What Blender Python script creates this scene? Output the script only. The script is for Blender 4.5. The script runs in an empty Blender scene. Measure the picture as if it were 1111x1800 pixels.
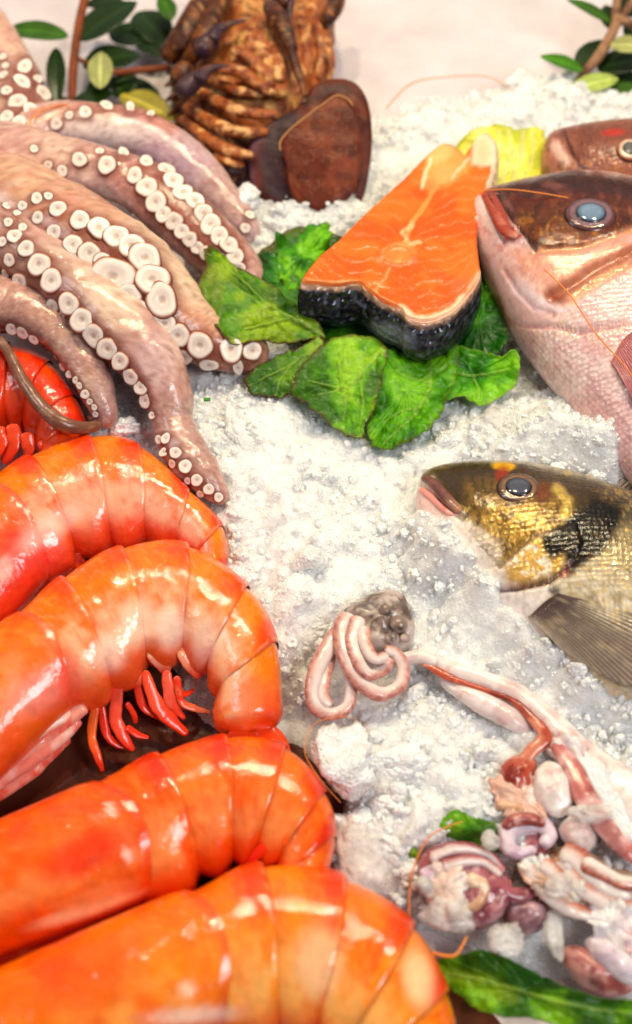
import bpy, math, random
import numpy as np
from mathutils import Vector, Matrix, Quaternion
from mathutils.bvhtree import BVHTree
random.seed(7)
RNG = np.random.default_rng(11)
scene = bpy.context.scene
COL = scene.collection
U = 0.01                      # everything is authored in centimetres

# ------------------------------------------------------------------ camera
PITCH = math.radians(58.0)
DIST = 60.0
W, H_ = 1111.0, 1800.0
FPX = 2398.0
CAM = np.array([0.0, -DIST * math.cos(PITCH), DIST * math.sin(PITCH) + 2.0])
FW = np.array([0.0, math.cos(PITCH), -math.sin(PITCH)])
UPV = np.array([0.0, math.sin(PITCH), math.cos(PITCH)])
cd = bpy.data.cameras.new("camera")
cam = bpy.data.objects.new("camera", cd)
COL.objects.link(cam)
cam.location = Vector(CAM) * U
cam.rotation_euler = (math.pi / 2 - PITCH, 0, 0)
cd.sensor_fit = 'VERTICAL'
cd.sensor_height = 36.0
cd.lens = FPX / H_ * 36.0
cd.clip_start = 0.02
cd.clip_end = 50.0
cd.dof.use_dof = True
cd.dof.focus_distance = 0.585
cd.dof.aperture_fstop = 5.2
scene.camera = cam

# ------------------------------------------------------------------ world and lamps
world = bpy.data.worlds.new("World")
scene.world = world
world.use_nodes = True
bg = world.node_tree.nodes["Background"]
bg.inputs[0].default_value = (1.0, 0.93, 0.88, 1)
bg.inputs[1].default_value = 0.15


def lamp(name, kind, loc, aim, power, color, size, size_y=None):
    d = bpy.data.lights.new(name, kind)
    o = bpy.data.objects.new(name, d)
    COL.objects.link(o)
    o.location = Vector(loc) * U
    v = Vector(aim) - Vector(loc)
    o.rotation_euler = v.to_track_quat('-Z', 'Y').to_euler()
    d.energy = power
    d.color = color
    if kind == 'AREA':
        d.size = size * U
        if size_y:
            d.shape = 'RECTANGLE'
            d.size_y = size_y * U
        else:
            d.shape = 'DISK'
    else:
        d.shadow_soft_size = size * U
    return o


lamp("stall_daylight", 'AREA', (0, 120, 62), (0, 5, 0), 1.4, (0.95, 0.97, 1.0), 170, 80)
lamp("daylight_front", 'AREA', (70, -60, 125), (0, 0, 0), 10.0, (0.95, 0.97, 1.0), 45, 45)
lamp("daylight_side", 'AREA', (-95, 10, 100), (0, 0, 0), 3.0, (0.96, 0.97, 1.0), 40, 40)
for k, (x, y, z) in enumerate([(-18, 50, 92), (5, 54, 94), (34, 50, 90)]):
    lamp("warm_stall_lamp", 'AREA', (x, y, z), (x * 0.4, 0, 0), 3.4, (1.0, 0.84, 0.54), 5.5)

scene.view_settings.view_transform = 'Standard'
scene.view_settings.look = 'None'
scene.view_settings.exposure = 0.15
scene.view_settings.gamma = 1.0
scene.render.engine = 'CYCLES'
cy = scene.cycles
cy.use_denoising = True
cy.max_bounces = 9
cy.diffuse_bounces = 4
cy.glossy_bounces = 4
cy.transmission_bounces = 7
cy.transparent_max_bounces = 8
cy.caustics_reflective = False
cy.caustics_refractive = False
cy.blur_glossy = 1.0
cy.sample_clamp_indirect = 6.0

# ------------------------------------------------------------------ helpers


def ray(px, py):
    d = FW + np.array([1.0, 0, 0]) * ((px - W / 2) / FPX) + UPV * ((H_ / 2 - py) / FPX)
    return d


def P(px, py, h):
    d = ray(px, py)
    s = (h - CAM[2]) / d[2]
    return CAM + d * s


def PA(px, py, h):
    """array version: Nx3"""
    px = np.asarray(px, float); py = np.asarray(py, float); h = np.asarray(h, float) + 0 * px
    d = FW[None, :] + np.stack([(px - W / 2) / FPX, 0 * px, 0 * px], -1) + UPV[None, :] * ((H_ / 2 - py) / FPX)[..., None]
    s = (h - CAM[2]) / d[..., 2]
    return CAM + d * s[..., None]


def proj(co):
    v = np.asarray(co) - CAM
    z = v @ FW
    return W / 2 + v[..., 0] / z * FPX, H_ / 2 - (v @ UPV) / z * FPX


def cmpp(px, py, h):
    """centimetres per photo pixel at that place"""
    p = P(px, py, h)
    return float((p - CAM) @ FW) / FPX


def lin(c):
    c = np.asarray(c, float) / 255.0
    return np.where(c <= 0.04045, c / 12.92, ((c + 0.055) / 1.055) ** 2.4)


def cr(pts, t):
    """Catmull-Rom through pts (NxK) at parameters t in [0, N-1]"""
    p = np.asarray(pts, float)
    if p.ndim == 1:
        p = p[:, None]
    n = len(p)
    t = np.clip(np.asarray(t, float), 0, n - 1)
    i = np.minimum(t.astype(int), n - 2)
    f = (t - i)[..., None]
    p0 = p[np.maximum(i - 1, 0)]; p1 = p[i]; p2 = p[i + 1]; p3 = p[np.minimum(i + 2, n - 1)]
    return 0.5 * (2 * p1 + (p2 - p0) * f + (2 * p0 - 5 * p1 + 4 * p2 - p3) * f * f + (3 * p1 - p0 - 3 * p2 + p3) * f ** 3)


def cr_closed(pts, n):
    p = np.asarray(pts, float)
    m = len(p)
    t = np.linspace(0, m, n, endpoint=False)
    i = t.astype(int)
    f = (t - i)[:, None]
    p0, p1, p2, p3 = p[(i - 1) % m], p[i % m], p[(i + 1) % m], p[(i + 2) % m]
    return 0.5 * (2 * p1 + (p2 - p0) * f + (2 * p0 - 5 * p1 + 4 * p2 - p3) * f * f + (3 * p1 - p0 - 3 * p2 + p3) * f ** 3)


def _h(ix, iy, iz, s):
    n = (ix.astype(np.int64) * 374761393 + iy.astype(np.int64) * 668265263 + iz.astype(np.int64) * 2147483647 + s * 974711) & 0xffffffff
    n = ((n ^ (n >> 13)) * 1274126177) & 0xffffffff
    n = ((n ^ (n >> 16)) * 2246822519) & 0xffffffff
    return ((n ^ (n >> 15)) & 0xffffff) / float(0xffffff)


def vnoise(x, y, z=0.0, s=0):
    x = np.asarray(x, float); y = np.asarray(y, float) + 0 * x; z = np.asarray(z, float) + 0 * x
    ix, iy, iz = np.floor(x), np.floor(y), np.floor(z)
    fx, fy, fz = x - ix, y - iy, z - iz
    fx = fx * fx * (3 - 2 * fx); fy = fy * fy * (3 - 2 * fy); fz = fz * fz * (3 - 2 * fz)
    r = 0
    for a in (0, 1):
        for b in (0, 1):
            for c in (0, 1):
                r = r + _h(ix + a, iy + b, iz + c, s) * (fx if a else 1 - fx) * (fy if b else 1 - fy) * (fz if c else 1 - fz)
    return r


def fbm(x, y, z=0.0, s=0, o=4):
    r, a, t = 0, 1.0, 0
    for k in range(o):
        r = r + a * vnoise(np.asarray(x) * 2 ** k, np.asarray(y) * 2 ** k, np.asarray(z) * 2 ** k, s + k)
        t += a; a *= 0.5
    return r / t


def worley(x, y, s=0):
    """distance to the nearest feature point, its random value, and the distance to the second"""
    ix, iy = np.floor(x), np.floor(y)
    d1 = np.full(x.shape, 9.0); d2 = d1.copy(); rv = np.zeros(x.shape)
    z0 = np.zeros(x.shape)
    for a in (-1, 0, 1):
        for b in (-1, 0, 1):
            cx, cyy = ix + a, iy + b
            fx = cx + _h(cx, cyy, z0, s); fy = cyy + _h(cx, cyy, z0 + 1, s)
            d = np.hypot(x - fx, y - fy)
            r = _h(cx, cyy, z0 + 2, s)
            near = d < d1
            d2 = np.where(near, d1, np.minimum(d2, d))
            rv = np.where(near, r, rv)
            d1 = np.where(near, d, d1)
    return d1, rv, d2


def sstep(a, b, x):
    t = np.clip((np.asarray(x, float) - a) / (b - a), 0, 1)
    return t * t * (3 - 2 * t)


def seg_dist(X, Y, pts):
    """distance from points to a polyline and the position along it (0..1)"""
    pts = np.asarray(pts, float)
    best = np.full(np.shape(X), 1e9); tt = np.zeros(np.shape(X))
    n = len(pts) - 1
    for k in range(n):
        (x0, y0), (x1, y1) = pts[k, :2], pts[k + 1, :2]
        dx, dy = x1 - x0, y1 - y0
        L = dx * dx + dy * dy + 1e-9
        u = np.clip(((X - x0) * dx + (Y - y0) * dy) / L, 0, 1)
        d = np.hypot(X - x0 - u * dx, Y - y0 - u * dy)
        m = d < best
        best = np.where(m, d, best); tt = np.where(m, (k + u) / n, tt)
    return best, tt


def in_poly(X, Y, poly):
    poly = np.asarray(poly, float)
    c = np.zeros(np.shape(X), bool)
    n = len(poly)
    for i in range(n):
        x0, y0 = poly[i, :2]; x1, y1 = poly[(i + 1) % n, :2]
        k = ((y0 > Y) != (y1 > Y)) & (X < (x1 - x0) * (Y - y0) / (y1 - y0 + 1e-12) + x0)
        c ^= k
    return c


class Paint:
    """pigment laid on a surface: soft blobs, lines and areas over a base colour (photo-pixel units)"""

    def __init__(s, X, Y, base, metal=0.0, jit=0.0, seed=3):
        s.X = np.asarray(X, float); s.Y = np.asarray(Y, float)
        if jit:
            s.X = s.X + jit * (fbm(X * 0.06, Y * 0.06, 0, seed) - .5) * 2
            s.Y = s.Y + jit * (fbm(X * 0.06, Y * 0.06, 7, seed + 9) - .5) * 2
        s.c = np.zeros(s.X.shape + (4,))
        s.c[..., :3] = lin(base); s.c[..., 3] = metal

    def mix(s, w, col, metal=None):
        w = np.clip(w, 0, 1)[..., None]
        s.c[..., :3] = s.c[..., :3] * (1 - w) + lin(col) * w
        if metal is not None:
            s.c[..., 3] = s.c[..., 3] * (1 - w[..., 0]) + metal * w[..., 0]
        return s

    def blob(s, x, y, rx, ry, col, k=1.0, ang=0, soft=0.5, metal=None):
        a = math.radians(ang)
        dx, dy = s.X - x, s.Y - y
        u = dx * math.cos(a) + dy * math.sin(a); v = -dx * math.sin(a) + dy * math.cos(a)
        r = np.hypot(u / rx, v / ry)
        return s.mix(k * (1 - sstep(1 - soft, 1 + soft, r)), col, metal)

    def line(s, pts, w, col, k=1.0, soft=0.6, metal=None, taper=False):
        d, t = seg_dist(s.X, s.Y, pts)
        ww = w * (1 - 0.85 * t) if taper else w
        return s.mix(k * (1 - sstep(1 - soft, 1 + soft, d / ww)), col, metal)

    def area(s, poly, col, k=1.0, soft=10, metal=None):
        ins = in_poly(s.X, s.Y, poly)
        d, _ = seg_dist(s.X, s.Y, list(poly) + [poly[0]])
        sd = np.where(ins, d, -d)
        return s.mix(k * sstep(-soft, soft, sd), col, metal)

    def speck(s, scale, col, k=1.0, lo=0.55, hi=0.7, seed=1, mask=None, metal=None, o=3):
        n = fbm(s.X * scale, s.Y * scale, 0.3, seed, o)
        w = k * sstep(lo, hi, n)
        if mask is not None:
            w = w * mask
        return s.mix(w, col, metal)


# ------------------------------------------------------------------ materials
MATS = {}


def mat(name, color=None, attr=False, rough=0.4, sss=0.0, rad=(1, .5, .3), scale=0.004, coat=0.0, coat_rough=0.08,
        metallic=0.0, trans=0.0, ior=1.45, bumps=(), var=None, spec=0.15, translucent=0.0, metal_attr=False, rough_var=None, clear=None, cellvar=None):
    """bumps: (kind, scale per cm, strength, distance cm); var: (scale, amount) brightness variation"""
    m = bpy.data.materials.new(name)
    MATS[name] = m
    m.use_nodes = True
    nt = m.node_tree
    N, L = nt.nodes, nt.links
    b = N["Principled BSDF"]
    b.inputs["Roughness"].default_value = rough
    b.inputs["Metallic"].default_value = metallic
    b.inputs["IOR"].default_value = ior
    b.inputs["Specular IOR Level"].default_value = spec
    b.inputs["Transmission Weight"].default_value = trans
    b.inputs["Coat Weight"].default_value = coat
    b.inputs["Coat Roughness"].default_value = coat_rough
    if sss:
        b.inputs["Subsurface Weight"].default_value = sss
        b.inputs["Subsurface Radius"].default_value = rad
        b.inputs["Subsurface Scale"].default_value = scale
    tc = N.new("ShaderNodeTexCoord")
    src = None
    if attr:
        a = N.new("ShaderNodeAttribute")
        a.attribute_name = "Col"
        src = a.outputs["Color"]
        if metal_attr:
            L.new(a.outputs["Alpha"], b.inputs["Metallic"])
    else:
        rgb = N.new("ShaderNodeRGB")
        c = lin(color)
        rgb.outputs[0].default_value = (c[0], c[1], c[2], 1)
        src = rgb.outputs[0]
    if var:
        n = N.new("ShaderNodeTexNoise")
        n.inputs["Scale"].default_value = var[0]
        n.inputs["Detail"].default_value = 5
        L.new(tc.outputs["Object"], n.inputs["Vector"])
        mr = N.new("ShaderNodeMapRange")
        mr.inputs["From Min"].default_value = 0.3; mr.inputs["From Max"].default_value = 0.7
        mr.inputs["To Min"].default_value = 1 - var[1]; mr.inputs["To Max"].default_value = 1 + var[1]
        L.new(n.outputs["Fac"], mr.inputs["Value"])
        mx = N.new("ShaderNodeVectorMath"); mx.operation = 'SCALE'
        L.new(src, mx.inputs[0]); L.new(mr.outputs[0], mx.inputs["Scale"])
        src = mx.outputs[0]
    if cellvar:
        n = N.new("ShaderNodeTexVoronoi"); n.inputs["Randomness"].default_value = 0.4
        n.inputs["Scale"].default_value = cellvar[0]
        L.new(tc.outputs["Object"], n.inputs["Vector"])
        mr = N.new("ShaderNodeMapRange")
        mr.inputs["From Min"].default_value = 0.15; mr.inputs["From Max"].default_value = 0.65
        mr.inputs["To Min"].default_value = cellvar[1]; mr.inputs["To Max"].default_value = -cellvar[1]
        L.new(n.outputs["Distance"], mr.inputs["Value"])
        am = N.new("ShaderNodeAttribute"); am.attribute_name = "Scale"
        mm = N.new("ShaderNodeMath"); mm.operation = 'MULTIPLY_ADD'; mm.inputs[2].default_value = 1.0
        L.new(mr.outputs[0], mm.inputs[0]); L.new(am.outputs["Fac"], mm.inputs[1])
        mx = N.new("ShaderNodeVectorMath"); mx.operation = 'SCALE'
        L.new(src, mx.inputs[0]); L.new(mm.outputs[0], mx.inputs["Scale"])
        src = mx.outputs[0]
    L.new(src, b.inputs["Base Color"])
    if rough_var:
        n = N.new("ShaderNodeTexNoise")
        n.inputs["Scale"].default_value = rough_var[0]
        n.inputs["Detail"].default_value = 4
        L.new(tc.outputs["Object"], n.inputs["Vector"])
        mr = N.new("ShaderNodeMapRange")
        mr.inputs["From Min"].default_value = 0.3; mr.inputs["From Max"].default_value = 0.7
        mr.inputs["To Min"].default_value = rough_var[1]; mr.inputs["To Max"].default_value = rough_var[2]
        L.new(n.outputs["Fac"], mr.inputs["Value"]); L.new(mr.outputs[0], b.inputs["Roughness"])
    nrm = None
    for kind, sc, st, dist in bumps:
        if kind == 'noise':
            n = N.new("ShaderNodeTexNoise"); n.inputs["Detail"].default_value = 4; out = n.outputs["Fac"]
        elif kind == 'cells':
            n = N.new("ShaderNodeTexVoronoi"); n.inputs["Randomness"].default_value = 0.45; out = n.outputs["Distance"]
        elif kind == 'cracks':
            n = N.new("ShaderNodeTexVoronoi"); n.feature = 'DISTANCE_TO_EDGE'; out = n.outputs["Distance"]
        elif kind == 'grain':
            n = N.new("ShaderNodeTexVoronoi"); out = n.outputs["Distance"]
        n.inputs["Scale"].default_value = sc
        L.new(tc.outputs["Object"], n.inputs["Vector"])
        bp = N.new("ShaderNodeBump")
        bp.inputs["Strength"].default_value = st
        bp.inputs["Distance"].default_value = dist * U
        if kind == 'cells' and cellvar:
            am2 = N.new("ShaderNodeAttribute"); am2.attribute_name = "Scale"
            m2 = N.new("ShaderNodeMath"); m2.operation = 'MULTIPLY'
            L.new(out, m2.inputs[0]); L.new(am2.outputs["Fac"], m2.inputs[1])
            out = m2.outputs[0]
        L.new(out, bp.inputs["Height"])
        if nrm is not None:
            L.new(nrm, bp.inputs["Normal"])
        nrm = bp.outputs["Normal"]
    if nrm is not None:
        L.new(nrm, b.inputs["Normal"])
        if coat:
            L.new(nrm, b.inputs["Coat Normal"])
    if clear:
        n = N.new("ShaderNodeTexNoise"); n.inputs["Scale"].default_value = clear[0]; n.inputs["Detail"].default_value = 3
        L.new(tc.outputs["Object"], n.inputs["Vector"])
        mr = N.new("ShaderNodeMapRange")
        mr.inputs["From Min"].default_value = 0.35; mr.inputs["From Max"].default_value = 0.65
        mr.inputs["To Min"].default_value = clear[1]; mr.inputs["To Max"].default_value = clear[2]
        L.new(n.outputs["Fac"], mr.inputs["Value"])
        tr = N.new("ShaderNodeBsdfTransparent")
        ms = N.new("ShaderNodeMixShader")
        L.new(mr.outputs[0], ms.inputs[0])
        L.new(b.outputs[0], ms.inputs[1]); L.new(tr.outputs[0], ms.inputs[2])
        L.new(ms.outputs[0], N["Material Output"].inputs["Surface"])
    if translucent:
        tr = N.new("ShaderNodeBsdfTranslucent")
        L.new(src, tr.inputs["Color"])
        ms = N.new("ShaderNodeMixShader"); ms.inputs[0].default_value = translucent
        L.new(b.outputs[0], ms.inputs[1]); L.new(tr.outputs[0], ms.inputs[2])
        L.new(ms.outputs[0], N["Material Output"].inputs["Surface"])
    return m


# ------------------------------------------------------------------ object building
BASE = {}


def tag(o, label=None, cat=None, group=None, kind=None):
    if label: o["label"] = label
    if cat: o["category"] = cat
    if group: o["group"] = group
    if kind: o["kind"] = kind
    return o


def thing(name, label, cat, base, group=None):
    o = bpy.data.objects.new(name, None)
    COL.objects.link(o)
    o.empty_display_size = 1.0
    o.location = Vector(base) * U
    o.scale = (U, U, U)
    BASE[o] = np.asarray(base, float)
    return tag(o, label, cat, group)


def make_mesh(name, V, F, col=None, material=None, smooth=True):
    me = bpy.data.meshes.new(name)
    V = np.ascontiguousarray(V, np.float32)
    if isinstance(F, np.ndarray):
        k = F.shape[1]
        me.vertices.add(len(V)); me.vertices.foreach_set("co", V.ravel())
        me.loops.add(F.size); me.loops.foreach_set("vertex_index", F.astype(np.int32).ravel())
        me.polygons.add(len(F))
        me.polygons.foreach_set("loop_start", np.arange(0, F.size, k, dtype=np.int32))
        me.update(calc_edges=True)
    else:
        me.from_pydata([tuple(v) for v in V], [], [tuple(f) for f in F])
    me.polygons.foreach_set("use_smooth", np.full(len(me.polygons), smooth))
    if col is not None:
        a = me.color_attributes.new("Col", 'FLOAT_COLOR', 'POINT')
        c = np.ones((len(V), 4), np.float32)
        c[:, :col.shape[-1]] = col.reshape(-1, col.shape[-1])
        a.data.foreach_set("color", c.ravel())
    me.validate()
    if material is not None:
        me.materials.append(material)
    return me


def obj(name, V, F, material, parent=None, col=None, smooth=True, solid=None, sub=0, fac=None):
    V = np.asarray(V, float).reshape(-1, 3)
    if parent is None:
        base = np.array([(V[:, 0].min() + V[:, 0].max()) / 2, (V[:, 1].min() + V[:, 1].max()) / 2, V[:, 2].min()])
    else:
        base = BASE[parent]
    me = make_mesh(name, V - base, F, col, material, smooth)
    if fac is not None:
        a = me.attributes.new("Scale", 'FLOAT', 'POINT')
        a.data.foreach_set("value", np.ascontiguousarray(fac, np.float32).ravel())
    o = bpy.data.objects.new(name, me)
    COL.objects.link(o)
    if parent is None:
        o.location = Vector(base) * U
        o.scale = (U, U, U)
    else:
        o.parent = parent
    BASE[o] = base
    if solid:
        md = o.modifiers.new("thickness", 'SOLIDIFY'); md.thickness = solid; md.offset = 0
    if sub:
        md = o.modifiers.new("smooth", 'SUBSURF'); md.levels = sub; md.render_levels = sub
    return o


def grid_faces(nu, nv, wrap_v=False, wrap_u=False):
    iu = np.arange(nu if wrap_u else nu - 1); iv = np.arange(nv if wrap_v else nv - 1)
    a, b = np.meshgrid(iu, iv, indexing='ij')
    a2, b2 = (a + 1) % nu, (b + 1) % nv
    return np.stack([a * nv + b, a2 * nv + b, a2 * nv + b2, a * nv + b2], -1).reshape(-1, 4)


def ring_faces(nr, n):
    """centre vertex 0, then nr rings of n"""
    F = [(0, 1 + (k + 1) % n, 1 + k) for k in range(n)]
    for r in range(nr - 1):
        a = 1 + r * n; b = a + n
        for k in range(n):
            k2 = (k + 1) % n
            F.append((a + k, a + k2, b + k2, b + k))
    return F


def frames(C):
    """tangent, side, up along a path"""
    T = np.gradient(C, axis=0)
    T /= np.linalg.norm(T, axis=1)[:, None] + 1e-9
    S = np.cross(T, np.array([0, 0, 1.0]))
    nn = np.linalg.norm(S, axis=1)[:, None]
    S = np.where(nn > 1e-4, S / (nn + 1e-9), np.array([1.0, 0, 0]))
    N = np.cross(S, T)
    return T, S, N


def tube_arrays(pts, n=40, m=16, flat=1.0, cap=True, smooth_path=True, rad_cm=False):
    """pts: (px, py, h, r_px); returns V (n,m,3), t, phi. flat = thickness / width"""
    pts = np.asarray(pts, float)
    wp = np.array([list(P(*p[:3])) + [p[3] if rad_cm else p[3] * cmpp(*p[:3])] for p in pts])
    t = np.linspace(0, len(pts) - 1, n)
    q = cr(wp, t)
    C, R = q[:, :3], np.maximum(q[:, 3], 0.004)
    if cap:
        k = np.linspace(0, 1, n)
        e = R.mean() / (np.linalg.norm(np.diff(C, axis=0), axis=1).sum() + 1e-6)
        e = min(max(e, 0.01), 0.3)
        f = np.sqrt(np.clip(1 - np.clip((e - np.minimum(k, 1 - k)) / e, 0, 1) ** 2, 0.0, 1))
        R = R * np.maximum(f, 0.03)
    T, S, N = frames(C)
    ph = np.linspace(0, 2 * np.pi, m, endpoint=False)
    V = C[:, None, :] + R[:, None, None] * (np.cos(ph)[None, :, None] * S[:, None, :] + flat * np.sin(ph)[None, :, None] * N[:, None, :])
    return V, t, ph, C, R


def tube(name, pts, material, parent=None, n=40, m=12, flat=1.0, col=None, rad_cm=False, cap=True, wob=0.0, wf=1.3):
    V, t, ph, C, R = tube_arrays(pts, n, m, flat, cap=cap, rad_cm=rad_cm)
    if wob:
        V = V + (V - C[:, None, :]) * (wob * 2 * (fbm(V[..., 0] * wf + 30, V[..., 1] * wf + 30, V[..., 2] * wf, n + m) - .5))[..., None]
    c = None
    if col is not None:
        X, Y = proj(V)
        c = col(V, X, Y, np.broadcast_to((t / t[-1])[:, None], X.shape), np.broadcast_to(ph[None, :], X.shape))
    return obj(name, V.reshape(-1, 3), grid_faces(n, m, wrap_v=True), material, parent, col=c)


def flatcol(rgb):
    c = lin(rgb)
    return lambda V, X, Y, t, ph: np.broadcast_to(np.append(c, 0.0), X.shape + (4,)).copy()


def pebble(outline, h, top, bottom, n=72, nr=16, centre=None, tilt=(0, 0), power=0.5, relief=None, closed_spline=True):
    """a rounded solid inside an outline (photo pixels, at height h): returns V, F"""
    o = np.asarray(outline, float)
    q = cr_closed(o[:, :2], n)
    hh = h if o.shape[1] < 3 else cr_closed(o[:, 2:3], n)[:, 0]
    E = PA(q[:, 0], q[:, 1], hh)
    c = E.mean(0) if centre is None else P(centre[0], centre[1], centre[2])
    a = np.linspace(0, 1, nr + 1)[1:]
    s = np.sin(a * np.pi / 2)
    up, dn = [], []
    V = [c[None, :] + np.array([[0, 0, top]])]
    for k in range(nr):
        zz = max(1 - s[k] ** 2, 0) ** power
        V.append(c + (E - c) * s[k] + np.array([0, 0, top * zz]))
    for k in range(nr - 2, -1, -1):
        zz = max(1 - s[k] ** 2, 0) ** power
        V.append(c + (E - c) * s[k] - np.array([0, 0, bottom * zz]))
    V.append(c[None, :] - np.array([[0, 0, bottom]]))
    rings = 2 * nr - 1
    V = np.concatenate(V)
    F = ring_faces(rings, n)
    last = 1 + rings * n
    b = 1 + (rings - 1) * n
    for k in range(n):
        F.append((last, b + k, b + (k + 1) % n))
    F = [tuple(reversed(f)) for f in F]
    if tilt != (0, 0):
        V = V + np.stack([0 * V[:, 0], 0 * V[:, 0], (V[:, 0] - c[0]) * tilt[0] + (V[:, 1] - c[1]) * tilt[1]], -1)
    if relief is not None:
        V = V + relief(V)
    return V, F


class Loft:
    """a body lying on its side between two outline curves (photo pixels at height h), half thickness b (cm)"""

    def __init__(s, D, V, h, b, comp=1.0):
        D = np.asarray(D, float); V = np.asarray(V, float)
        n = len(D)
        h = np.zeros(n) + np.asarray(h, float); b = np.zeros(n) + np.asarray(b, float)
        Dw = PA(D[:, 0], D[:, 1], h); Vw = PA(V[:, 0], V[:, 1], h)
        e = (Dw - Vw) / 2; c = (Dw + Vw) / 2
        d = c - CAM
        cot = np.abs(d[:, 1] / d[:, 2])
        el = np.linalg.norm(e, axis=1) + 1e-9
        ey2 = e[:, 1] ** 2 - comp * (b * cot) ** 2 * (e[:, 1] / el) ** 2
        e[:, 1] = np.sign(e[:, 1]) * np.sqrt(np.maximum(ey2, (0.55 * e[:, 1]) ** 2))
        s.n = n; s.c = c; s.e = e; s.b = b

    def __call__(s, t, ph, scale=1.0, py=1.0, pz=1.0, vent=0.0):
        """t, ph arrays of one shape; ph 0 = dorsal edge, pi/2 = up, pi = ventral edge"""
        c = cr(s.c, t); e = cr(s.e, t); b = cr(s.b, t)[..., 0]
        cs, sn = np.cos(ph), np.sin(ph)
        cs = np.sign(cs) * np.abs(cs) ** py
        sn = np.sign(sn) * np.abs(sn) ** pz
        k = np.asarray(scale) + 0 * t
        cv = cs * k * (1 + np.where(cs < 0, vent, 0.0) * np.abs(cs))
        return c + e * cv[..., None] + np.stack([0 * b, 0 * b, b * sn * k], -1)


# ================================================================== the setting
# slab ------------------------------------------------------------
m = mat("brushed_steel", (228, 216, 220), rough=0.3, metallic=0.3, bumps=[('noise', 0.4, 0.05, 0.5), ('noise', 14, 0.04, 0.03)],
        var=(0.25, 0.10), rough_var=(0.6, 0.2, 0.42))
nx = 40
gx, gy = np.meshgrid(np.linspace(-75, 75, nx), np.linspace(-60, 90, nx), indexing='ij')
sl = obj("counter", np.stack([gx, gy, 0 * gx], -1).reshape(-1, 3), grid_faces(nx, nx), m)
tag(sl, "wet pale steel counter under the ice and seafood", kind="structure")

m_melt_reflect = mat("melt_and_reflection", (92, 48, 34), rough=0.12, coat=.5, coat_rough=.05, var=(.5, .25), bumps=[('noise', .6, .1, .3), ('grain', 5, .12, .04)], rough_var=(.8, .08, .3))  # added film; its brown paints in the steel's dark reflections, plus dirty melt water
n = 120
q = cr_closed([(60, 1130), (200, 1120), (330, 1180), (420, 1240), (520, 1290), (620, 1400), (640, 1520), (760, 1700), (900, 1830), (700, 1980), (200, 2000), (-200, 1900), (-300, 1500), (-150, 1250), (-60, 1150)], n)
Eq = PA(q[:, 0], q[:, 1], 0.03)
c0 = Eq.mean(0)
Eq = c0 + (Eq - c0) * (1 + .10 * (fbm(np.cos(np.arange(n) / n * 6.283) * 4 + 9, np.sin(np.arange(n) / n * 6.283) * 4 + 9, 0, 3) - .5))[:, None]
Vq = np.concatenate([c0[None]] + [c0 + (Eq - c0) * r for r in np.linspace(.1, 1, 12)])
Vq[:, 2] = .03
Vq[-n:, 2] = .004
tag(obj("melt_and_reflection", Vq, ring_faces(12, n), m_melt_reflect), "thin film of melt water and painted dark reflection under the prawns", kind="stuff")

# ice bed -----------------------------------------------------------
ICE_POLY = [(600, 260), (655, 225), (700, 205), (760, 195), (850, 172), (960, 160), (1050, 168), (1350, 200), (1500, 900), (1500, 1900),
            (1180, 1800), (1000, 1720), (760, 1660), (640, 1600), (560, 1530), (605, 1420), (520, 1320), (380, 1290), (300, 1180), (180, 1010), (90, 820),
            (120, 660), (300, 560), (360, 430), (420, 350), (540, 340)]
icp = np.array([P(x, y, 0.0)[:2] for x, y in ICE_POLY])
# melted hollows and heaps, photo pixels: x, y, radius, change in height (cm)
HOLLOWS = [(768, 985, 42, 1.5), (800, 1030, 42, 1.7), (845, 1080, 42, 1.7), (895, 1135, 42, 1.6), (955, 1185, 44, 1.5), (1020, 1235, 44, 1.4), (1095, 1275, 46, 1.2), (735, 945, 34, 1.1), (1035, 815, 40, .8), (1090, 850, 40, .8), (960, 800, 36, .6), (450, 1250, 95, -1.5), (560, 1270, 80, -1.0), (230, 700, 70, -1.0), (600, 1170, 70, -0.6), (640, 620, 190, -1.1), (880, 650, 90, -1.0), (760, 720, 90, -.5), (200, 900, 150, -1.2), (300, 1000, 130, -1.0),
           (560, 1350, 60, -0.8), (880, 1560, 150, -0.3), (1000, 1660, 160, -0.5), (760, 1600, 80, -0.3), (900, 1500, 40, .9), (880, 1610, 40, .9), (1010, 1600, 40, .8), (830, 1430, 50, .7), (960, 1410, 50, .6), (1080, 1400, 50, .7),
           (640, 1340, 75, 0.8), (820, 1340, 110, 0.5), (640, 1500, 80, 0.4), (880, 790, 110, 0.6), (980, 790, 90, 1.2), (760, 1020, 60, 0.7), (1040, 830, 60, 1.0),
           (560, 960, 120, 0.5), (470, 760, 120, 0.5), (800, 1120, 60, 0.4), (980, 270, 200, -0.7), (760, 300, 140, -0.4), (1020, 185, 80, 0.5)]


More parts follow.
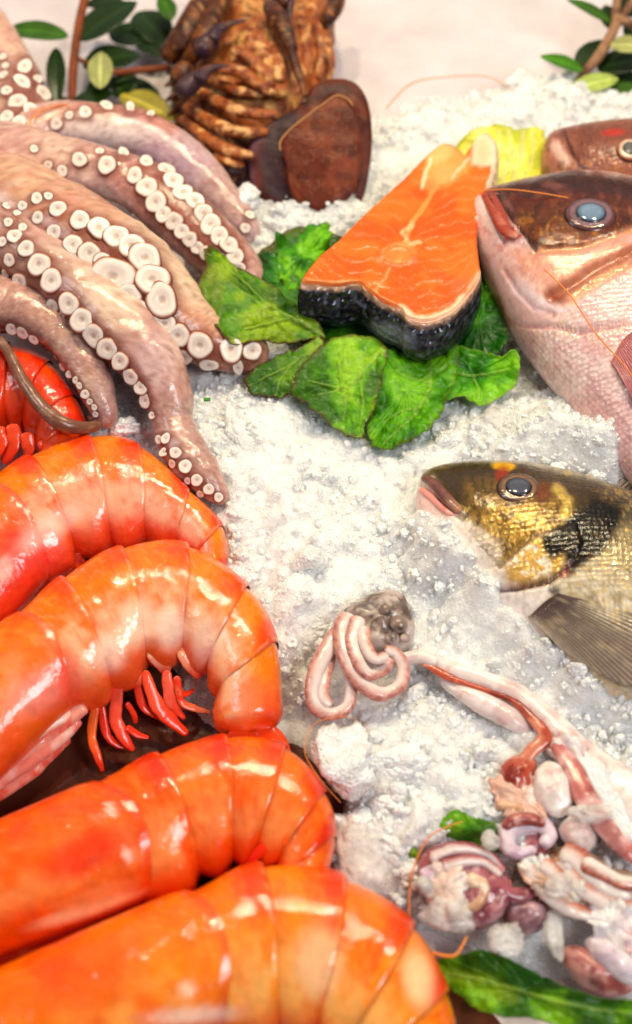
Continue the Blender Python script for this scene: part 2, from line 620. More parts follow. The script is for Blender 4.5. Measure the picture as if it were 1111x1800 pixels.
def ice_height(x, y, fine=True):
    ins = in_poly(x, y, icp)
    d, _ = seg_dist(x, y, list(icp) + [icp[0]])
    wob = 1.1 * (fbm(x * 0.6, y * 0.6, 0, 21) - 0.5) + 0.5 * (fbm(x * 2, y * 2, 0, 23) - .5)
    sd = np.where(ins, d, -d) + wob
    base = 1.9 * np.sqrt(np.clip(sd / 2.6, 0, 1)) + 0.9 * (fbm(x * 0.22, y * 0.22, 0, 5) - 0.5)
    for px, py, r, dh in HOLLOWS:
        c = P(px, py, 1.5); rr = r * cmpp(px, py, 1.5)
        base = base + dh * np.exp(-((x - c[0]) ** 2 + (y - c[1]) ** 2) / (rr * rr))
    z = base
    if fine:
        wx = x + 0.5 * (fbm(x * 1.2, y * 1.2, 0, 31) - .5); wy = y + 0.5 * (fbm(x * 1.2, y * 1.2, 4, 37) - .5)
        for cell, amp, sd_ in ((2.1, 0.62, 41), (0.95, 0.42, 43), (0.42, 0.2, 47)):
            d1, rv, d2 = worley(wx / cell, wy / cell, sd_)
            z = z + amp * ((0.35 + 0.9 * rv) * np.sqrt(np.clip(1 - (d1 / 0.95) ** 2, 0, 1)) - 0.45)
        z = z + 0.09 * (fbm(x * 6, y * 6, 0, 51, 3) - 0.5)
    return np.where(sd > -0.05, np.maximum(z, 0.05 * sstep(0, .3, sd)), -0.4)


m_ice = mat("ice", spec=.5, color= (241, 241, 241), rough=0.2, sss=1.0, rad=(1, 1, 1), scale=0.008, ior=1.31, rough_var=(1.1, 0.06, 0.3), coat=1.0, coat_rough=.03,
            bumps=[('noise', 2.5, 0.5, 0.3), ('grain', 5, 0.6, 0.16), ('grain', 11, 0.5, 0.07)])
x0, x1, y0, y1 = -16.5, 22, -23, 36
nx, ny = 330, 500
gx, gy = np.meshgrid(np.linspace(x0, x1, nx), np.linspace(y0, y1, ny), indexing='ij')
gz = ice_height(gx, gy)
bed_v = np.stack([gx, gy, gz], -1).reshape(-1, 3)
bed_f = grid_faces(nx, ny)
keep = (gz.reshape(-1)[bed_f] > -0.3).any(1)
bed_f = bed_f[keep]
o = obj("ice_bed", bed_v, bed_f, m_ice)
tag(o, "bed of white crushed ice spread over the counter", kind="stuff")


def ico(sub):
    import bmesh
    bm = bmesh.new()
    bmesh.ops.create_icosphere(bm, subdivisions=sub, radius=1.0)
    bm.verts.ensure_lookup_table()
    v = np.array([q.co[:] for q in bm.verts]); f = np.array([[w.index for w in q.verts] for q in bm.faces])
    bm.free()
    return v, f


ICO1, ICO2, ICO3 = ico(2), ico(3), ico(4)


def shard(src, k, rough=0.0, rng=RNG):
    """a broken, half melted lump: a ball trimmed by random planes"""
    v, f = src
    n = rng.normal(size=(k, 3)); n /= np.linalg.norm(n, axis=1)[:, None]
    d = rng.uniform(0.55, 0.95, k)
    dots = v @ n.T
    r = np.where(dots > 0.05, d / np.maximum(dots, 0.05), 9).min(1)
    r = np.minimum(r, 1.0)
    if rough:
        r = r * (1 + rough * (fbm(v[:, 0] * 2 + 9, v[:, 1] * 2 + 5, v[:, 2] * 2 + k, int(d[0] * 999)) - .5) * 2)
    sc = rng.uniform(0.5, 1.35, 3)
    return v * r[:, None] * sc


def rand_rot(n):
    q = RNG.normal(size=(n, 4)); q /= np.linalg.norm(q, axis=1)[:, None]
    w, x, y, z = q.T
    return np.stack([np.stack([1 - 2 * (y * y + z * z), 2 * (x * y - z * w), 2 * (x * z + y * w)], -1),
                     np.stack([2 * (x * y + z * w), 1 - 2 * (x * x + z * z), 2 * (y * z - x * w)], -1),
                     np.stack([2 * (x * z - y * w), 2 * (y * z + x * w), 1 - 2 * (x * x + y * y)], -1)], 1)


def scatter(pos, rad, srcs, nshape=14):
    """many shards in one mesh"""
    shapes = [shard(srcs, int(RNG.integers(5, 11)), 0.12) for _ in range(nshape)]
    f0 = srcs[1]
    n = len(pos)
    R = rand_rot(n)
    idx = RNG.integers(0, nshape, n)
    sh = np.stack(shapes)[idx]
    V = np.einsum('nij,nkj->nki', R, sh) * rad[:, None, None] + pos[:, None, :]
    F = f0[None] + (np.arange(n) * len(srcs[0]))[:, None, None]
    return V.reshape(-1, 3), F.reshape(-1, 3)


n = 32000
qx = RNG.uniform(x0, x1, n); qy = RNG.uniform(y0, y1, n)
hz = ice_height(qx, qy)
clump = fbm(qx * 0.55, qy * 0.55, 0, 77)
ok = (hz > 0.15) & (RNG.uniform(0, 1, n) < sstep(0.38, 0.6, clump) * .85 + 0.2)
qx, qy, hz = qx[ok], qy[ok], hz[ok]
rad = np.clip(np.exp(RNG.normal(math.log(0.105), 0.5, len(qx))), 0.045, 0.42)
pos = np.stack([qx, qy, hz + rad * 0.15], -1)
big = rad > 0.2
Va, Fa = scatter(pos[big], rad[big], ICO1)
Vb, Fb = scatter(pos[~big], rad[~big], ICO1)
m_ice2 = mat("ice_lumps", spec=.5, color= (246, 247, 248), rough=0.15, rough_var=(0.9, 0.05, 0.3), coat=1.0, coat_rough=.02, ior=1.31,
             clear=(1.4, .0, .3), bumps=[('noise', 3.0, 0.5, 0.25), ('grain', 7, 0.6, 0.12), ('noise', 20, .4, .03)])
o = obj("crushed_ice", np.concatenate([Va, Vb]), np.concatenate([Fa, Fb + len(Va)]), m_ice2, smooth=False)
tag(o, "loose crushed ice lumps strewn over the ice bed", kind="stuff")

# heaps of ice that lap over the fish and squid: x, y, height, spread px, count, size
HEAPS = [(745, 930, 3.4, 20, 24, .22), (760, 960, 3.0, 38, 60, .26), (790, 1010, 3.0, 34, 50, .26), (735, 1000, 2.6, 36, 40, .28), (835, 1075, 2.7, 30, 40, .24), (880, 1115, 2.7, 26, 26, .22),
         (820, 1120, 2.4, 34, 36, .28), (780, 1090, 2.4, 34, 34, .28), (930, 1165, 2.8, 24, 22, .2), (1000, 1225, 2.7, 30, 30, .2), (1080, 1270, 2.8, 30, 30, .2),
         (1040, 822, 3.6, 26, 30, .24), (1080, 848, 3.6, 22, 20, .22), (985, 815, 3.4, 26, 24, .24), (930, 808, 3.0, 22, 16, .2), (840, 806, 2.8, 22, 14, .2), (790, 810, 2.6, 14, 8, .2),
         (900, 730, 2.6, 50, 50, .3), (1000, 770, 3.2, 34, 36, .28), (960, 700, 2.4, 30, 26, .26), (850, 770, 2.4, 50, 40, .26),
         (735, 1150, 2.6, 24, 22, .24), (720, 1250, 2.4, 40, 46, .24), (800, 1280, 2.6, 40, 50, .26), (740, 1320, 2.8, 50, 60, .3), (850, 1330, 2.8, 40, 46, .26),
         (800, 1390, 2.7, 40, 46, .25), (870, 1400, 2.9, 26, 26, .22), (700, 1400, 2.5, 40, 46, .28), (620, 1440, 2.2, 26, 24, .26), (690, 1480, 2.3, 40, 46, .28), (720, 1540, 2.2, 30, 30, .26),
         (640, 1250, 2.0, 30, 26, .22), (560, 1130, 2.0, 26, 14, .28), (1060, 1450, 2.9, 30, 20, .2), (1090, 1520, 2.8, 30, 16, .22),
         (430, 350, 3.0, 16, 20, .25), (480, 385, 2.6, 40, 30, .3), (560, 395, 2.6, 30, 18, .3), (1000, 180, 1.8, 40, 40, .4), (1060, 190, 1.6, 40, 30, .4), (880, 190, 1.5, 60, 36, .4),
         (720, 270, 1.6, 40, 26, .4), (440, 1000, 1.9, 30, 26, .3), (430, 960, 2.0, 24, 16, .25), (500, 1060, 1.9, 30, 20, .3)]
pp, rr = [], []
for hx, hy, hh, sp, cnt, sz in HEAPS:
    a = RNG.normal(size=(cnt, 2)) * sp * 0.55
    q = PA(hx + a[:, 0], hy + a[:, 1], hh)
    q[:, 2] = np.minimum(q[:, 2] - 0.012 * np.hypot(a[:, 0], a[:, 1]) - RNG.uniform(0, 0.5, cnt), ice_height(q[:, 0], q[:, 1]) + .45)
    pp.append(q); rr.append(np.clip(np.exp(RNG.normal(math.log(sz * .8), 0.45, cnt)), 0.07, 0.6))
pp = np.concatenate(pp); rr = np.concatenate(rr)
Va, Fa = scatter(pp, rr, ICO1, 16)
o = obj("heaped_ice", Va, Fa, m_ice2, smooth=True)
tag(o, "clear ice grains heaped against the fish, squid and lettuce", kind="stuff")


m_clear = mat("clear_ice", spec=.5, color=(240, 234, 230), rough=0.1, rough_var=(1.2, 0.04, 0.25), coat=1.0, coat_rough=.02, ior=1.31, sss=.5, rad=(1, 1, 1), scale=.003, clear=(1.1, .25, .8),
              bumps=[('noise', 2.0, 0.6, 0.3), ('grain', 5, 0.4, 0.12)])


def ice_lump(label, px, py, h, r_px, squash=(1, 1, .7), seed=0, rough=0.16, clear=False):
    rng = np.random.default_rng(seed)
    v = shard(ICO3, 9, rough, rng)
    v = v + (0.35 * (fbm(v[:, 0] * 2.0 + 20, v[:, 1] * 2.0 + 20, v[:, 2] * 2.0 + 20, seed + 3) - .5) + .16 * (fbm(v[:, 0] * 6 + 20, v[:, 1] * 6 + 20, v[:, 2] * 6 + 20, seed + 5) - .5))[:, None] * v * 2
    v = v * np.array(squash) * r_px * cmpp(px, py, h) + P(px, py, h)
    o = obj("ice_lump", v, ICO3[1], m_clear if clear else m_ice2)
    return tag(o, label, "ice lump", "large lumps of ice")


ice_lump("big rounded white ice lump beside the orange prawn's tail", 605, 1345, 2.4, 74, (1.1, .85, .6), 3)
ice_lump("rounded ice lump just right of the biggest white lump", 690, 1338, 2.5, 50, (1.1, .9, .7), 5)
ice_lump("pinkish ice block wedged between the two lowest prawn tails", 640, 1500, 1.9, 70, (1.1, .9, .6), 9, clear=True)
ice_lump("smooth ice lump under the lettuce's front lobe, left of centre", 430, 745, 2.1, 66, (1.1, .9, .6), 12)
ice_lump("jagged ice lump in the middle of the bare ice", 545, 985, 2.1, 52, (1.1, .8, .7), 15)
ice_lump("flat clear ice shard between the prawn tail and the squid", 615, 1075, 1.9, 34, (1.2, .9, .5), 17, clear=True)
ice_lump("white ice lump touching the topmost whole prawn's tail", 425, 1010, 1.7, 46, (1, 1, .6), 18)
ice_lump("clear ice shard below the lilac squid at the bottom right", 890, 1655, 2.6, 34, (1.1, .8, .7), 19, clear=True)
ice_lump("frosted slab of ice standing in front of the purple squid", 790, 1610, 2.7, 52, (.8, 1.1, .6), 23, clear=True)
ice_lump("beige ice lump between the two curled squid clusters", 975, 1640, 2.6, 40, (.8, 1.1, .7), 25, clear=True)
ice_lump("frosted ice lump at the right edge above the lowest lettuce leaf", 1080, 1660, 2.6, 48, (1, 1, .6), 27, clear=True)
ice_lump("clear ice lump leaning on the lettuce by the red fish's belly", 880, 735, 2.5, 44, (1.1, .9, .7), 29, clear=True)
ice_lump("clear shard lying across the russet-edged squid's thick arms", 985, 1560, 3.5, 30, (1.2, .7, .5), 41, clear=True)
ice_lump("small clear ice lump between the lilac ring squid and small lettuce scrap", 862, 1478, 3.5, 22, (1, .9, .7), 43, clear=True)
ice_lump("clear ice lump on top of the purple squid's left side", 745, 1560, 3.2, 26, (.9, 1.1, .7), 45, clear=True)
ice_lump("clear shard lying over the stretched squid's lower mantle", 1040, 1430, 3.8, 30, (1.2, .7, .5), 47, clear=True)
ice_lump("ice lump against the octopus arm tip by the lobster plate", 428, 348, 2.8, 26, (1, 1, .8), 31)
ice_lump("small ice lump resting behind the prawns below the brown octopus arm", 218, 752, 2.4, 22, (1.2, .8, .7), 33)

# ================================================================== prawns
m_prawn = mat("prawn_shell", attr=True, rough=0.4, sss=0.2, rad=(1, .4, .1), scale=0.004, coat=0.95, coat_rough=0.05,
              bumps=[('noise', 1.6, 0.28, 0.2), ('noise', 6, 0.2, 0.06), ('noise', 34, 0.15, 0.012)], var=(1.8, 0.12), rough_var=(2.0, .22, .42))
m_leg = mat("prawn_leg", attr=True, rough=0.3, sss=0.2, rad=(1, .4, .2), scale=0.003, coat=0.5, bumps=[('noise', 6, 0.2, 0.05)])


def prawn(label, D, V, h, b, pal, legs=(), seg_from=2, seed=0, group="whole cooked prawns", swim=None, strips=(), spots=()):
    """stations run from the head to the tail; seg_from = station of the carapace's rear edge"""
    L = Loft(D, V, h, b)
    n = L.n
    base = L.c[seg_from].copy(); base[2] = 0.0
    T = thing("prawn", label, "prawn", base, group)

    def shell(name, t0, t1, bow0, bow1, nu, s0, s1, first=False, end=False):
        nv = 72
        u = np.linspace(0, 1, nu)[:, None] + np.zeros((1, nv))
        ph = np.linspace(0, 2 * np.pi, nv, endpoint=False)[None, :] + np.zeros((nu, 1))
        vv = (1 - np.cos(ph)) / 2
        bow = np.sin(np.pi * vv)
        a = t0 + bow0 * bow; c = t1 + bow1 * bow
        t = a + (c - a) * u
        sc = s0 + (s1 - s0) * u ** 1.5
        # the free rear margin turns in slightly
        sc = sc - 0.03 * sstep(0.95, 1.0, u) + 0.018 * np.sin(np.pi * u) * (not first)
        if end:
            sc = sc * np.sqrt(np.clip(1 - sstep(.72, 1.02, u) ** 2, 0.02, 1))
        vent = 0.0 if first else 0.28 * np.sin(np.pi * np.clip(u, 0, 1))
        S = L(t, ph, sc, py=1.0, pz=0.92)
        cs = np.cos(ph)
        # pleura hang down past the belly line, each with a rounded lobe
        if not first:
            S = S - cr(L.e, t) * (np.clip(-cs, 0, 1) ** 2 * vent)[..., None]
            S[..., 2] -= 0.25 * np.clip(-cs, 0, 1) ** 3
        w = 0.12 * (fbm(S[..., 0] * 1.0, S[..., 1] * 1.0, S[..., 2] * 1.0, seed) - .5)
        S[..., 2] += w
        # pigment
        x, y = S[..., 0], S[..., 1]
        nz = fbm(x * 1.1, y * 1.1, S[..., 2], seed + 3); nf = fbm(x * 3.5, y * 3.5, S[..., 2] * 2, seed + 5)
        p = Paint(nz * 0, nz * 0, pal['top'])
        p.mix(sstep(0.42, 0.62, nz) * 0.5, pal['top2'])
        up = np.sin(ph) > -0.3
        p.mix(sstep(0.34, 0.72, vv + 0.3 * (nz - .5)) * pal.get('kbelly', 0.8), pal['belly'])
        st = fbm(t * 5 + 3, vv * 2.2, 0, seed + 7, 4)        # streaks running from back to belly
        p.mix(sstep(.52, .75, st) * .35, pal['band']); p.mix(sstep(.48, .25, st) * .3, pal['top2'])
        sp = fbm(x * 9, y * 9, S[..., 2] * 9, seed + 8, 2)
        p.mix(sstep(.6, .8, sp) * .22, pal['band']); p.mix(sstep(.4, .2, sp) * .18, pal['white'])
        if not first:
            wm = sstep(0.42, 0.85, vv + 0.35 * (nf - .5) + .3 * (nz - .5)) * sstep(0.28, 0.62, nz * .6 + .4 * nf + .25 * np.sin(np.pi * u) - .12)
            p.mix(wm * pal.get('kwhite', 0.8) * sstep(1.02, .8, vv), pal['white'])
            band = sstep(0.5, 0.85, u + 0.35 * (nf - .5) + .2 * (nz - .5)) * (1 - sstep(0.18, 0.55, vv + 0.3 * (nz - .5)))
            p.mix(band * 0.9, pal['band'])
            p.mix(sstep(0.94, 0.975, u) * (1 - sstep(.985, 1.0, u)) * 0.4 * sstep(.4, .62, nf), pal['white'])
            p.mix(sstep(0.985, 1.0, u) * .25, pal['band'])
            p.mix(sstep(0.16, 0.0, u) * 0.5, pal['band'])
            p.mix(sstep(0.84, 0.97, vv) * 0.7, pal['rim'])
        else:
            p.mix(sstep(0.25, 0.7, vv + 0.4 * (nf - .5)) * (1 - sstep(.72, .9, vv)) * 0.35 * sstep(.4, .65, nz), pal['white'])
            p.mix(sstep(0.65, 0.2, vv) * sstep(.42, .66, nz) * 0.7, pal['band'])
            p.mix(sstep(0.92, 0.985, u) * 0.6, pal['rim'])
            p.mix(sstep(0.80, 0.93, vv) * 0.5, pal['rim'])
        X, Y = proj(S)
        p.X, p.Y = X, Y
        for sp in spots:
            p.blob(*sp)
        return obj(name, S.reshape(-1, 3), grid_faces(nu, nv, wrap_v=True), m_prawn, T, col=p.c)

    cara = shell("carapace", 0.0, seg_from + 0.02, 0, 0.32, 60, 0.98, 1.05, True)
    for k in range(seg_from, n - 1):
        last = k == n - 2
        shell("abdomen_segment", k - 0.22, k + (1.0 if last else 1.04), 0.06 if k == seg_from else 0.10, 0.10 if not last else 0.02, 34, 0.915, 1.03, end=last)
    # tail fan: blades spreading from the last segment
    c, e = L.c[-1], L.e[-1]
    ax = L.c[-1] - L.c[-2]; ax /= np.linalg.norm(ax)
    sd = e / np.linalg.norm(e); w = np.linalg.norm(e)
    for k, an in enumerate((-0.5, -0.22, 0.05, 0.32, 0.6)):
        dr = ax * math.cos(an) + sd * math.sin(an)
        pr = np.cross(dr, [0, 0, 1.0])
        nu, nv = 14, 12
        uu = np.linspace(0, 1, nu)[:, None]; ph = np.linspace(0, 2 * np.pi, nv, endpoint=False)[None, :]
        wd = w * 0.42 * np.sin(np.pi * (0.12 + 0.8 * uu)) ** 0.8
        S = c + sd * an * w * 0.7 + dr * (uu * w * 1.5 - .4)[..., None] + pr * (wd * np.cos(ph))[..., None] + np.array([0, 0, 1.0]) * (0.08 * np.sin(ph) - 0.25 * uu - 0.1 * (k % 2))[..., None]
        p = Paint(S[..., 0], S[..., 1], pal['band']); p.mix(sstep(.7, 1, uu + 0 * ph) * .5, pal['rim'])
        obj("tail_blade", S.reshape(-1, 3), grid_faces(nu, nv, wrap_v=True), m_leg, T, col=p.c)
    for pts, colr, fl in legs:
        c0, c1 = colr
        def cf(V, X, Y, t, ph, c0=c0, c1=c1):
            p = Paint(X, Y, c0); p.mix(sstep(0.2, 0.9, t), c1); p.speck(.12, c1, .5); return p.c
        tube("swimmeret", [(a_, b_, c_, d_ * .95) for a_, b_, c_, d_ in pts], m_leg, T, n=34, m=14, flat=fl * .65, col=cf, wob=.35, wf=2.4)
    for pts, colr, fl in strips:
        c0, c1 = colr
        def cf(V, X, Y, t, ph, c0=c0, c1=c1):
            p = Paint(X, Y, c0); p.speck(.05, c1, .9, .45, .62); return p.c
        tube("walking_leg", pts, m_leg, T, n=50, m=14, flat=fl, col=cf, wob=.3, wf=1.6)
    return T, L


PAL_B = dict(top=(246, 118, 0), top2=(244, 142, 22), belly=(242, 108, 38), white=(246, 186, 146), band=(230, 62, 0), rim=(230, 80, 30), kwhite=.95)
PAL_A = dict(top=(244, 112, 0), top2=(246, 144, 4), belly=(230, 66, 32), white=(246, 182, 150), band=(220, 42, 0), rim=(222, 54, 18), kwhite=.85)
PAL_C = dict(top=(240, 90, 0), top2=(246, 126, 0), belly=(238, 92, 8), white=(248, 166, 96), band=(218, 34, 0), rim=(222, 50, 0), kwhite=.45)
PAL_D = dict(top=(242, 114, 0), top2=(248, 142, 2), belly=(244, 126, 16), white=(248, 178, 96), band=(224, 50, 0), rim=(228, 66, 4), kwhite=.8)
PAL_E = dict(top=(234, 52, 4), top2=(240, 84, 10), belly=(216, 40, 14), white=(242, 110, 54), band=(202, 16, 0), rim=(216, 50, 12), kwhite=.35)
RED, ORG, PNK = (232, 52, 24), (244, 110, 40), (248, 150, 120)
lg = ((240, 80, 40), (216, 40, 10))

prawn("red prawn at the left edge half hidden by the octopus's thin dark arm",
      [(-330, 760), (-230, 690), (-130, 630), (-60, 606), (20, 602), (95, 634), (140, 695), (152, 752), (128, 815)],
      [(-260, 900), (-170, 850), (-90, 810), (-40, 770), (10, 750), (40, 752), (62, 772), (72, 800), (62, 850)],
      2.3, [1.2, 1.5, 1.7, 1.7, 1.7, 1.6, 1.4, 1.1, .7], PAL_E, seed=5,
      legs=[([(20, 745, 2.9, 12), (25, 780, 2.4, 14), (5, 815, 1.8, 10)], lg, .5), ([(45, 760, 2.9, 12), (50, 790, 2.4, 13), (40, 815, 1.8, 9)], lg, .5),
            ([(-5, 750, 2.9, 12), (0, 780, 2.4, 14), (-20, 815, 1.8, 10)], lg, .5), ([(70, 775, 2.9, 9), (80, 795, 2.4, 10), (62, 818, 1.8, 7)], lg, .5)])

prawn("orange prawn with pink carapace, highest of the whole prawns, touching the octopus arm tip",
      [(-330, 1080), (-190, 960), (-45, 866), (45, 806), (155, 766), (245, 780), (335, 858), (394, 922), (402, 1000)],
      [(-230, 1290), (-60, 1170), (88, 1012), (130, 968), (195, 952), (255, 946), (310, 965), (345, 992), (352, 1050)],
      2.2, [1.3, 1.75, 1.9, 1.85, 1.75, 1.65, 1.45, 1.2, .8], PAL_A, seed=12,
      spots=[(10, 1000, 14, 24, (255, 236, 226), .9, 20, .3), (50, 970, 60, 40, (236, 62, 60), .6), (30, 1040, 60, 50, (228, 40, 30), .5), (85, 930, 60, 22, (255, 216, 204), .5, -35)],
      legs=[([(120, 960, 2.0, 12), (150, 1000, 1.5, 11), (190, 1010, 1.2, 6)], lg, .5), ([(100, 985, 1.6, 12), (120, 1020, 1.1, 11), (150, 1030, 1.0, 6)], lg, .5)])

B_legs = [([(173, 1215, 2.3, 8), (161, 1286, 1.6, 9), (172, 1330, 1.2, 7), (181, 1357, .9, 4)], (ORG, RED), .6),
          ([(208, 1200, 2.4, 10), (204, 1262, 1.7, 13), (220, 1300, 1.3, 10), (236, 1320, 1.0, 5)], ((238, 84, 60), RED), .5),
          ([(178, 1235, 2.0, 7), (186, 1288, 1.4, 8), (206, 1308, 1.1, 7), (226, 1314, .9, 4)], (RED, (190, 30, 8)), .6),
          ([(254, 1178, 2.5, 9), (272, 1232, 1.9, 13), (300, 1265, 1.4, 13), (330, 1292, 1.0, 6)], ((240, 84, 50), RED), .5),
          ([(240, 1195, 2.2, 8), (250, 1238, 1.6, 8), (268, 1254, 1.3, 7), (287, 1264, 1.0, 4)], (RED, (230, 70, 40)), .6),
          ([(292, 1178, 2.5, 9), (298, 1225, 1.9, 11), (310, 1246, 1.5, 9), (325, 1264, 1.2, 4)], ((240, 96, 70), RED), .5),
          ([(310, 1188, 2.3, 7), (318, 1232, 1.7, 7), (345, 1246, 1.4, 7), (371, 1252, 1.2, 3)], (RED, (240, 130, 90)), .6),
          ([(312, 1212, 2.0, 6), (326, 1220, 1.7, 6), (341, 1211, 1.5, 3)], (RED, RED), .6),
          ([(222, 1278, 1.6, 6), (240, 1290, 1.3, 7), (262, 1297, 1.1, 3)], (RED, RED), .6),
          ([(222, 1235, 1.9, 6), (235, 1256, 1.5, 6), (238, 1272, 1.2, 3)], (RED, RED), .6),
          ([(212, 1165, 3.0, 13), (236, 1186, 2.5, 15), (246, 1206, 2.1, 9)], ((246, 170, 140), (236, 90, 60)), .5),
          ([(262, 1140, 3.0, 13), (284, 1165, 2.5, 15), (292, 1186, 2.1, 9)], ((246, 170, 140), (236, 90, 60)), .5),
          ([(316, 1140, 2.9, 12), (338, 1168, 2.4, 15), (352, 1192, 2.0, 9)], ((246, 160, 120), (236, 84, 46)), .5)]
B_strips = [([(150, 1238, 2.5, 17), (85, 1290, 2.0, 17), (0, 1345, 1.9, 15), (-90, 1400, 1.8, 12)], ((248, 170, 150), (240, 90, 70)), .8),
            ([(140, 1262, 2.1, 15), (70, 1322, 1.7, 16), (0, 1372, 1.5, 14), (-90, 1430, 1.4, 12)], ((244, 140, 120), (255, 205, 190)), .8),
            ([(120, 1292, 1.6, 13), (60, 1350, 1.2, 15), (0, 1395, 1.0, 13), (-90, 1450, 1.0, 11)], ((246, 160, 140), (240, 90, 70)), .8),
            ([(160, 1222, 2.2, 11), (100, 1268, 2.5, 11), (20, 1318, 2.5, 9), (-60, 1365, 2.4, 8)], ((255, 226, 210), (244, 150, 120)), .8)]
prawn("pale orange prawn with its swimmerets spread on the counter, centre left",
      [(-260, 1300), (-110, 1190), (18, 1092), (105, 1020), (210, 963), (330, 956), (437, 1028), (489, 1125), (498, 1284)],
      [(-170, 1540), (-30, 1395), (128, 1245), (195, 1205), (258, 1160), (322, 1150), (366, 1178), (384, 1222), (388, 1288)],
      2.6, [1.4, 1.8, 2.0, 2.0, 1.95, 1.85, 1.7, 1.45, 1.0], PAL_B, legs=B_legs, strips=B_strips, seed=21,
      spots=[(70, 1215, 70, 34, (250, 150, 140), .6, -30), (120, 1190, 22, 50, (236, 70, 46), .7, -10), (60, 1140, 60, 14, (246, 100, 30), .5, 10),
             (240, 1095, 30, 40, (255, 214, 186), .8), (300, 1105, 26, 36, (255, 226, 206), .75), (360, 1130, 24, 40, (255, 214, 196), .6), (190, 1150, 28, 30, (255, 214, 196), .7), (445, 1230, 40, 40, (246, 90, 60), .5)])

prawn("deep orange prawn, second lowest, its tail under the pinkish ice",
      [(-330, 1580), (-110, 1490), (148, 1384), (270, 1326), (395, 1293), (502, 1310), (574, 1390), (592, 1470), (572, 1550)],
      [(-260, 1800), (-70, 1710), (262, 1580), (350, 1528), (410, 1505), (452, 1502), (490, 1520), (500, 1550), (490, 1600)],
      2.5, [1.5, 1.95, 2.1, 2.0, 1.9, 1.8, 1.6, 1.3, .9], PAL_C, seed=33,
      spots=[(150, 1500, 80, 34, (236, 40, 4), .8, -25), (195, 1422, 7, 14, (255, 210, 190), .9, -20, .3), (225, 1503, 8, 13, (255, 205, 190), .9, -20, .3), (150, 1600, 90, 12, (255, 205, 150), .8, -18), (170, 1575, 70, 14, (240, 140, 80), .7, -20)],
      strips=[([(235, 1590, 1.8, 13), (140, 1640, 1.6, 14), (40, 1675, 1.5, 14), (-80, 1710, 1.4, 12)], ((238, 70, 14), (250, 150, 90)), .8),
              ([(200, 1622, 1.2, 11), (110, 1660, 1.1, 12), (0, 1695, 1.1, 11), (-80, 1720, 1.1, 10)], ((230, 50, 10), (246, 130, 70)), .8)],
      legs=[([(372, 1500, 2.4, 16), (385, 1520, 1.8, 14), (400, 1535, 1.4, 8)], ((230, 130, 110), (200, 80, 50)), .6),
            ([(500, 1440, 3.6, 9), (465, 1485, 3.3, 11), (430, 1522, 2.6, 9)], ((236, 60, 14), (222, 30, 4)), .6)])

prawn("largest orange prawn at the very bottom, blurred in the foreground",
      [(-350, 1860), (-20, 1712), (312, 1574), (455, 1518), (605, 1538), (727, 1622), (788, 1740), (803, 1835), (785, 1940)],
      [(-250, 2170), (60, 2010), (385, 1840), (490, 1812), (555, 1822), (605, 1850), (638, 1885), (650, 1930), (660, 1990)],
      2.9, [1.7, 2.3, 2.45, 2.35, 2.3, 2.15, 1.9, 1.6, 1.1], PAL_D, seed=44,
      spots=[(330, 1740, 16, 12, (255, 200, 170), .8, -20, .4), (340, 1785, 80, 14, (255, 214, 195), .7, -4), (120, 1720, 120, 60, (240, 80, 4), .5, -25), (735, 1720, 26, 50, (255, 214, 165), .7, -10), (560, 1690, 40, 60, (255, 205, 160), .6)],
      legs=[([(500, 1800, 2.8, 20), (520, 1850, 2.0, 18), (530, 1900, 1.4, 9)], lg, .5), ([(560, 1810, 2.8, 20), (580, 1860, 2.0, 18), (590, 1900, 1.4, 9)], lg, .5)])

# ================================================================== octopus
m_oct = mat("octopus_skin", attr=True, rough=0.33, sss=0.35, rad=(1, .45, .3), scale=0.005, coat=0.9, coat_rough=0.10,
            bumps=[('noise', 1.6, 0.25, 0.2), ('noise', 7, 0.3, 0.06), ('noise', 30, 0.2, 0.012)], var=(2.2, 0.10), rough_var=(1.5, .2, .45))
m_suck = mat("octopus_sucker", attr=True, rough=0.35, sss=0.35, rad=(1, .6, .5), scale=0.003, coat=0.4, coat_rough=0.15, bumps=[('noise', 3, 0.2, 0.1)])
ob = P(-60, 330, 0)
OCT = thing("octopus", "raw octopus with pale suckered arms sprawling from the left edge", "octopus", (ob[0], ob[1], 0.0))


def sucker_mesh(k):
    prof = [(0.0, 0.0), (0.10, 0.0), (0.2, 0.05), (0.30, 0.13), (0.5, 0.17), (0.72, 0.22), (0.86, 0.20), (0.95, 0.12), (1.0, 0.0), (1.06, -0.10), (1.10, -0.25), (1.02, -0.5)]
    cols = [(190, 166, 152), (198, 174, 160), (208, 186, 174), (230, 214, 204), (224, 208, 198), (240, 228, 220), (236, 220, 210), (206, 166, 148), (160, 104, 84), (112, 56, 40), (136, 76, 60), (180, 124, 108)]
    n = 26
    th = np.linspace(0, 2 * np.pi, n, endpoint=False)
    rng = np.random.default_rng(k + 60)
    wob = 1 + 0.05 * np.cos(2 * th + rng.uniform(0, 6)) + 0.04 * np.cos(3 * th + rng.uniform(0, 6)) + .02 * np.cos(5 * th + rng.uniform(0, 6))
    V = [(0, 0, prof[0][1])]; C = [list(lin(cols[0])) + [0]]
    for (r, z), c in zip(prof[1:], cols[1:]):
        cc = lin(c)
        off = (0.05 * (1 - r)) * np.array([math.cos(k), math.sin(k)])
        for a, w in zip(th, wob):
            ww = 1 + (w - 1) * min(r * 1.2, 1)
            V.append((r * ww * math.cos(a) + off[0], r * ww * math.sin(a) + off[1], z + .03 * math.cos(a * 2 + k) * r)); C.append(list(cc) + [0])
    nr = len(prof) - 1
    F = [tuple(reversed(f)) for f in ring_faces(nr, n)]
    return make_mesh("sucker", np.array(V), F, np.array(C), m_suck)


SUCK = [sucker_mesh(k) for k in range(5)]


